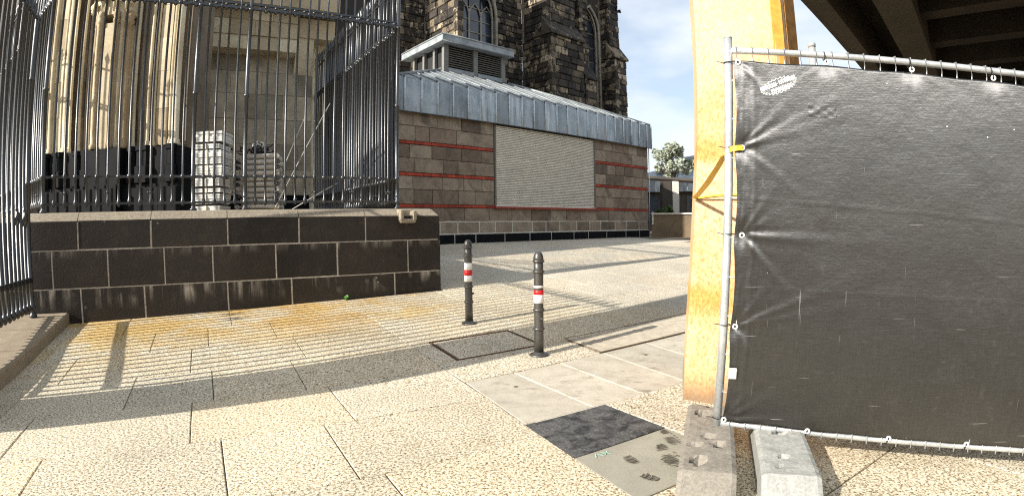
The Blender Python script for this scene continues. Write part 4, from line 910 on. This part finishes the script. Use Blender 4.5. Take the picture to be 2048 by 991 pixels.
# small weed at the foot of the wall
wd = thing('weed', W(1.72, -6.97, .22), 'small green weed sprouting at the foot of the dark wall', 'plant')
b0 = W(1.72, -6.965, 0); b0.z = gz(b0.x, b0.y); mb = MB()
for i in range(12):
    a = rnd.uniform(0, 6.28); d = Vector((math.cos(a), math.sin(a), 0)); q = Vector((-d.y, d.x, 0)); l = rnd.uniform(.02, .05); h = rnd.uniform(.02, .07)
    mb.add([b0+Vector((0, 0, h*.3)), b0+d*l*.6+q*.014+Vector((0, 0, h)), b0+d*l+Vector((0, 0, h*.9)), b0+d*l*.6-q*.014+Vector((0, 0, h))], [(0, 1, 2, 3)])
obj('leaf', mb, M['weed'], wd, fix=False); mb = MB(); mb.tube([b0, b0+Vector((0, 0, .05))], .003, 5); obj('stem', mb, M['weed'], wd)

# ------------------------------------------------------------------ orange pillar and bridge
pc = thing('bridge_pillar', (1.75, 3.6, 0), 'ochre stained concrete pillar standing behind the site fence', 'pillar')
top = [(1.27, 3.42), (1.735, 3.17), (1.795, 3.18), (1.84, 3.205), (1.98, 3.32), (2.12, 3.75), (1.9, 4.05), (1.45, 4.0)]; bot = [(1.16, 3.40), (1.70, 3.07), (1.79, 3.09), (1.86, 3.12), (2.06, 3.28), (2.22, 3.78), (1.95, 4.15), (1.38, 4.08)]
mb = MB(); rings = []
for k in range(13):
    f = k/12; z = -.04+4.2*f; g_ = smooth(0, .62, f); fl = .03*max(0, 1-f*9)
    rings.append([Vector((bx+(tx-bx)*g_+rnd.uniform(-.002, .002)-fl*.4, by+(ty-by)*g_-fl*.3, z)) for (bx, by), (tx, ty) in zip(bot, top)])
mb.loft(rings, True); obj('shaft', mb, M['pillar'], pc)
rs = MB(); rs.loft([[Vector((x, y, z)) for x, y in ((1.722, 3.168), (1.800, 3.168), (1.806, 3.20), (1.72, 3.20))] for z in (1.9, 2.5, 4.1)], True); obj('rust_strip', rs, M['ochre'], pc)
rs = MB(); rs.loft([[Vector((x, y, z)) for x, y in ((1.846, 3.198), (1.99, 3.316), (1.97, 3.34), (1.83, 3.22))] for z in (1.9, 2.5, 4.1)], True); obj('rust_strip', rs, M['ochre2'], pc)  # right facet: same rust darkened, its turned-away shade put into the colour
br = thing('bridge', (6, 8, 4.0), 'dark concrete bridge deck with ribbed soffit at the upper right', 'bridge')
BO = Vector((2.0, 4.43, 0)); BD = Vector((.737, .676, 0)); BR_ = Vector((.676, -.737, 0))
def BB(a, o, z): return BO+BD*a+BR_*o+Vector((0, 0, z))
mb = MB(); mb.fbox(BB, 0, 45, .0, 14, 4.75, 5.3); obj('deck', mb, M['sofshade'], br)  # deck and ribs: darker copy of the beam concrete, shade between beams painted in
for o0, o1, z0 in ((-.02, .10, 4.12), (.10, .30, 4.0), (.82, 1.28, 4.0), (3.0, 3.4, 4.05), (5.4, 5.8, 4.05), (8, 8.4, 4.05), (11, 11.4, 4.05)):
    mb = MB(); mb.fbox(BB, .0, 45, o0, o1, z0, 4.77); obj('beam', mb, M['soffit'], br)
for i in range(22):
    a = 1.0+i*1.55; mb = MB(); mb.fbox(BB, a, a+.35, 1.28, 13.9, 4.2, 4.76); obj('cross_rib', mb, M['sofshade'], br)
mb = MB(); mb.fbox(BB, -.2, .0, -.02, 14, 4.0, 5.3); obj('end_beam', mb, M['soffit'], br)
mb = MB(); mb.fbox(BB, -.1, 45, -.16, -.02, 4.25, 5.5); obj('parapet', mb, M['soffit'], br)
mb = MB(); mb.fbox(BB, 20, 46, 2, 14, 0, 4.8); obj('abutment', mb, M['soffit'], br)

# ------------------------------------------------------------------ site fence panel with tarpaulin
def zt(u): return 2.036-.084*u
def zbm(u): return .150-.082*u
fp = thing('site_fence_panel', P(0, 0), 'galvanised mobile site fence panel carrying the dark tarpaulin', 'fence panel')
mb = MB(); mb.tube([P(-.0, .09), P(.015, .9), P(.036, 1.6), P(.058, 2.10)], .0215, 14); mb.lathe(P(.058, 2.098), [(.0225, 0), (.0225, .006), (.015, .009)], 14); obj('post', mb, M['galv'], fp)
mb = MB(); mb.tube([P(3.45, -.2), P(3.47, 1.8)], .0215, 12); obj('post', mb, M['galv'], fp)
for f in (zt, zbm):
    mb = MB(); mb.tube([P(.02+.04*(f is zt)+i*.23, f(i*.23)) for i in range(16)], .0165, 12); obj('rail', mb, M['galv'], fp)
for i in range(42):
    u = .085+i*.0795; a = u*.99+.0; mb = MB(); mb.tube([P(u-.02, zbm(u)-.022, .018), P(u-.02, zbm(u)+.02, .018), P(u+.01, zt(u)-.05, .018), P(u+.01, zt(u)+.021, .018), P(u+.01, zt(u)+.023, -.004)], .0033, 5); obj('wire', mb, M['galv'], fp)
for i in range(9):
    z_ = .32+i*.195; mb = MB(); mb.tube([P(.01+.02*z_/2, z_, .012), P(3.45, z_-.085*3.45, .012)], .0033, 5); obj('wire', mb, M['galv'], fp)
tpn = thing('tarpaulin', P(.3, .2, .03), 'black woven tarpaulin stretched over the site fence with creased left edge', 'tarpaulin')
ey = [(.099, 1.965, 0), (.099, 1.535, 0), (.091, 1.109, 0), (.067, .658, 0), (.035, .172, 0)]+[(.539+.432*i, 1.952-.036*i, 1) for i in range(7)]+[(.466+.428*i, .128-.034*i, 2) for i in range(7)]
rc = random.Random(21); CREASE = {}
for e_ in ey:
    if e_[2] == 0: CREASE[e_] = [(math.cos(q), math.sin(q), rc.uniform(.10, .26), rc.uniform(.002, .006), rc.uniform(.007, .012)) for q in (rc.uniform(.35, .75), rc.uniform(.75, 1.15), rc.uniform(-.25, .3), rc.uniform(-1.25, -.5))]
    else: CREASE[e_] = [(math.cos(q), math.sin(q), rc.uniform(.05, .12), rc.uniform(.001, .003), .010) for q in ((rc.uniform(-2.6, -1.9), rc.uniform(-1.2, -.5)) if e_[2] == 1 else (rc.uniform(.5, 1.2), rc.uniform(1.9, 2.6)))]
def tarp_off(u, z):
    o = .030+.007*mnoise.noise(Vector((u*1.7, z*1.3, 2.)))+.0016*mnoise.noise(Vector((u*6, z*5, 5.)))
    for (eu, ez, kd) in ey:
        du, dz_ = u-eu, z-ez; r = math.hypot(du, dz_)
        if r > 1.0: continue
        for (ca_, sa_, ln_, am_, w_) in CREASE[(eu, ez, kd)]:
            al = du*ca_+dz_*sa_; pp = -du*sa_+dz_*ca_
            if al > 0: o += am_*math.exp(-al/ln_)*smooth(0, .04, al)*(math.exp(-(pp/(w_+.05*al))**2)-.5*math.exp(-((pp-2*w_-.05*al)/(w_+.05*al))**2))
        o -= .012*math.exp(-(r/.05)**2)
    for (z1, sl_, am) in ((1.30, -.085, .0007), (.86, -.05, .0007), (.47, -.08, .0006)): o += am*math.exp(-((z-z1-sl_*u)/.006)**2)
    for (u1, am) in ((.78, .0025), (1.36, .002)): o += am*math.exp(-((u-u1)/.006)**2)
    hem = u-(.035+.035*z)
    o += .006*math.exp(-((hem-.07)/.012)**2)+.004*mnoise.noise(Vector((hem*60, z*9, 1)))*math.exp(-hem/.09)
    return o
mb = MB(); NU, NZ = 260, 170; vs_ = []
for j in range(NZ+1):
    for i in range(NU+1):
        f = i/NU; v = j/NZ; fu = f**1.35
        ul = .028+.043*v; ztop = 1.995-.084*ul; u = ul+(3.42-ul)*fu
        zT = (zt(u)-.052)-.010*abs(math.sin(math.pi*(u-.107)/.432)); zB = (zbm(u)+.018)+.008*abs(math.sin(math.pi*(u-.04)/.428)); z_ = zB+(zT-zB)*v
        u += .006*math.sin(z_*14)*(1-fu)*0 + (.012*abs(math.sin(math.pi*(z_-.172)/.45)))*(1 if i == 0 else math.exp(-(u-ul)*8))
        vs_.append(P(u, z_, tarp_off(u, z_)))
n1 = NU+1; mb.add(vs_, [(j*n1+i, j*n1+i+1, (j+1)*n1+i+1, (j+1)*n1+i) for j in range(NZ) for i in range(NU)], True)
to = obj('sheet', mb, M['tarp'], tpn, fix=False); sm = to.modifiers.new('thickness', 'SOLIDIFY'); sm.thickness = .0015; sm.offset = -1
AX1, AX2 = _PH, Vector((0, 0, 1))
for (eu, ez, kd) in ey:
    o = tarp_off(eu, ez)+.004; mb = MB(); mb.torus(P(eu, ez, o), .0105, .0045, AX1, AX2, 16, 6); obj('eyelet', mb, M['eyelet'], tpn)
    mb = MB()
    if kd == 0:
        pu = .058*ez/2.1; mb.torus(P(pu, ez+.005), .026, .0028, _PH, _PN, 14, 5); mb.tube([P(eu, ez, o+.002), P((pu+.026+eu)/2, ez+.008, o), P(pu+.024, ez+.006, .012)], .0028, 5); mb.tube([P(pu-.026, ez+.005, .004), P(pu-.06, ez+.012, .012)], .0022, 5)
    else:
        rz = zt(eu) if kd == 1 else zbm(eu); mb.torus(P(eu-.006, rz, 0), .021, .0028, _PN, AX2, 14, 5); mb.tube([P(eu, ez, o+.003), P(eu-.004, (ez+rz)/2, .026), P(eu-.006, rz, .022)], .0032, 5)
    obj('cable_tie', mb, M['tie'], tpn)
mb = MB(); mb.cbox(lambda a, b_, z: P(a, z, b_), .044, .082, .040, .0425, .397, .452, .0008); obj('label_tag', mb, M['white'], tpn)
# stitched patch and printed logo
def on_tarp(u, z, lift): return P(u, z, tarp_off(u, z)+lift)
mb = MB(); n_ = 8; pv_ = []
for j in range(n_+1):
    for i in range(n_+1): u = .43+.135*i/n_; z_ = 1.685+.062*j/n_-.015*i/n_; pv_.append(on_tarp(u, z_, .0025+.002*math.sin(i*1.7)*math.sin(j*1.1)))
mb.add(pv_, [(j*(n_+1)+i, j*(n_+1)+i+1, (j+1)*(n_+1)+i+1, (j+1)*(n_+1)+i) for j in range(n_) for i in range(n_)], True); obj('patch', mb, M['tarp'], tpn, fix=False)
lg = MB(); lc = (.291, 1.838); la_ = .33; rl = random.Random(4)
def lp(x, y): return on_tarp(lc[0]+x*math.cos(la_)-y*math.sin(la_), lc[1]+x*math.sin(la_)+y*math.cos(la_), .0022)
nz_ = 26; zig = []
for i in range(nz_*2):
    a = 2*math.pi*i/(nz_*2); k = 1.0 if i % 2 else .80; zig.append((.098*math.cos(a)*k, .040*math.sin(a)*k))
for i in range(len(zig)):
    a, c = zig[i], zig[(i+1) % len(zig)]; lg.add([lp(a[0]*.93, a[1]*.90), lp(c[0]*.93, c[1]*.90), lp(c[0]*1.0, c[1]*1.02), lp(a[0]*1.0, a[1]*1.02)], [(0, 1, 2, 3)])
def letters(x0, x1, y0, h):   # illegible bold lettering: close upright strokes joined by crossbars
    x = x0
    while x < x1:
        w_ = rl.uniform(.004, .0065); lg.add([lp(x, y0), lp(x+w_, y0), lp(x+w_, y0+h), lp(x, y0+h)], [(0, 1, 2, 3)])
        yy = y0+h*rl.choice((0, .4, .78)); lg.add([lp(x, yy), lp(x+w_*2.2, yy), lp(x+w_*2.2, yy+h*.22), lp(x, yy+h*.22)], [(0, 1, 2, 3)]); x += w_*1.75
letters(-.092, -.010, .001, .021); letters(.006, .090, .003, .021); letters(-.045, .062, -.028, .022)
obj('logo', lg, M['white'], tpn, fix=False)
# second panel standing behind, only its post top shows
f2p = thing('site_fence_panel', P(.62, 0, -.62), 'second galvanised fence panel standing behind the tarpaulin, only its post top visible', 'fence panel')
mb = MB(); mb.tube([P(.62, .05, -.62), P(.62, 2.25, -.62)], .0215, 12); mb.lathe(P(.62, 2.248, -.62), [(.024, -.01), (.024, .012), (.016, .018)], 12); obj('post', mb, M['galv'], f2p)
for z_ in (.2, 1.85): mb = MB(); mb.tube([P(.62, z_, -.62), P(3.6, z_-.2, -.75)], .016, 10); obj('rail', mb, M['galv'], f2p)
# yellow strap
st_ = thing('yellow_strap', P(.06, 1.5, .05), 'yellow ratchet strap from the tarpaulin around the fence post to the pillar', 'strap')
def ribbon(pts, wd, side):
    mb = MB(); r = []
    for i, p in enumerate(pts):
        p = Vector(p); t = (Vector(pts[min(i+1, len(pts)-1)])-Vector(pts[max(i-1, 0)])).normalized(); s_ = side[i] if isinstance(side, list) else side; s_ = (s_-t*s_.dot(t)).normalized(); n_ = t.cross(s_)*.0008; h = wd/2
        r.append([p-s_*h-n_, p+s_*h-n_, p+s_*h+n_, p-s_*h+n_])
    mb.loft(r, True); return mb
pe = Vector((1.208, 3.395, 1.335)); Zv = Vector((0, 0, 1))
obj('strap', ribbon([P(.099, 1.535, .036), P(.07, 1.533, .040), P(.045, 1.53, .033), P(.022, 1.520, .012), P(.012, 1.508, -.012)], .026, Zv), M['yellow'], st_)
a0 = P(.012, 1.508, -.012); obj('strap', ribbon([a0, a0.lerp(pe, .15)-Vector((0, 0, .012)), a0.lerp(pe, .5)-Vector((0, 0, .02)), a0.lerp(pe, .8)-Vector((0, 0, .012)), pe], .040, [Zv*.5+_PH, Zv*.3+_PH, _PH, _PH, _PH]), M['yellow'], st_)
obj('strap', ribbon([pe, Vector((1.235, 3.392, 1.338)), Vector((1.34, 3.332, 1.352)), Vector((1.717, 3.115, 1.36)), Vector((1.80, 3.125, 1.36))], .012, Zv), M['yellow'], st_)
obj('strap', ribbon([pe, Vector((1.235, 3.392, 1.325)), Vector((1.717, 3.115, 1.318)), Vector((1.80, 3.125, 1.318))], .006, Zv), M['rust'], st_)
# concrete feet
def foot(name, cen, ax, m, label, ln0, ln1, hw, hgt, holes):
    ax = Vector(ax).normalized(); sd = Vector((ax.y, -ax.x, 0)); c0 = Vector(cen)   # ax points towards the viewer
    zg = gz(c0.x, c0.y)
    def F(a, b_, z): return c0+ax*a+sd*b_+Vector((0, 0, zg+z))
    th = thing(name, F(0, 0, 0), label, 'fence foot'); mb = MB(); nL = 34; nW = 12
    def zz(a, b_):
        e = min(a-ln0, ln1-a); z = hgt*smooth(-.02, .02, e*.6) if False else hgt
        z -= max(0, .10-e)*.9*hgt/.10*.55; z -= max(0, abs(b_)-(hw-.02))*.5
        z += .004*mnoise.noise(Vector((a*22, b_*22, hw*9)))+.0025*mnoise.noise(Vector((a*60, b_*60, hw*9)))
        for (ha, hb, hr, dp) in holes:
            q = math.hypot((a-ha), (b_-hb)*1.0)
            if q < hr: z -= dp*smooth(hr, hr*.55, q)
        return z
    vs2 = []
    for i in range(nL+1):
        a = ln0+(ln1-ln0)*i/nL
        for j in range(nW+1):
            b_ = -hw+2*hw*j/nW; vs2.append(F(a, b_, zz(a, b_)))
    n2 = nW+1; fs = [(i*n2+j, i*n2+j+1, (i+1)*n2+j+1, (i+1)*n2+j) for i in range(nL) for j in range(nW)]; o_ = len(vs2)
    per = [i*n2 for i in range(nL+1)]+[nL*n2+j for j in range(1, nW+1)]+[i*n2+nW for i in range(nL-1, -1, -1)]+[j for j in range(nW-1, 0, -1)]
    for k in per:
        v = vs2[k].copy(); d = v-F((ln0+ln1)/2, 0, 0); v = Vector((v.x, v.y, zg-.03))+Vector((d.x, d.y, 0))*.02; vs2.append(v)
    for k in range(len(per)): fs.append((per[k], per[(k+1) % len(per)], o_+(k+1) % len(per), o_+k))
    mb.add(vs2, fs, False); obj('block', mb, M[m], th)
    for (ha, hb, hr, dp) in holes:
        if dp > .02: mb2 = MB(); mb2.lathe(F(ha, hb, hgt-dp*.92), [(hr*.6, -.01), (hr*.5, .004)], 10); obj('socket', mb2, M['darkvoid'], th)
    return th
axf = Vector((-.36, -.93, 0))
foot('concrete_foot', (1.00, 2.50, 0), axf, 'foot1', 'weathered brown concrete foot holding the fence post', -.44, .62, .125, .135,
     ((-.20, .03, .05, .05), (.13, .0, .035, .02), (.22, -.05, .035, .03), (.24, .06, .03, .02), (.43, .04, .04, .06), (-.33, 0, .03, .03)))
foot('concrete_foot', (1.30, 2.28, 0), axf, 'foot2', 'clean pale grey concrete foot beside the weathered one', -.42, .50, .128, .145, ((.20, .015, .022, .03), (-.1, 0, .035, .05), (.30, .05, .018, .012)))
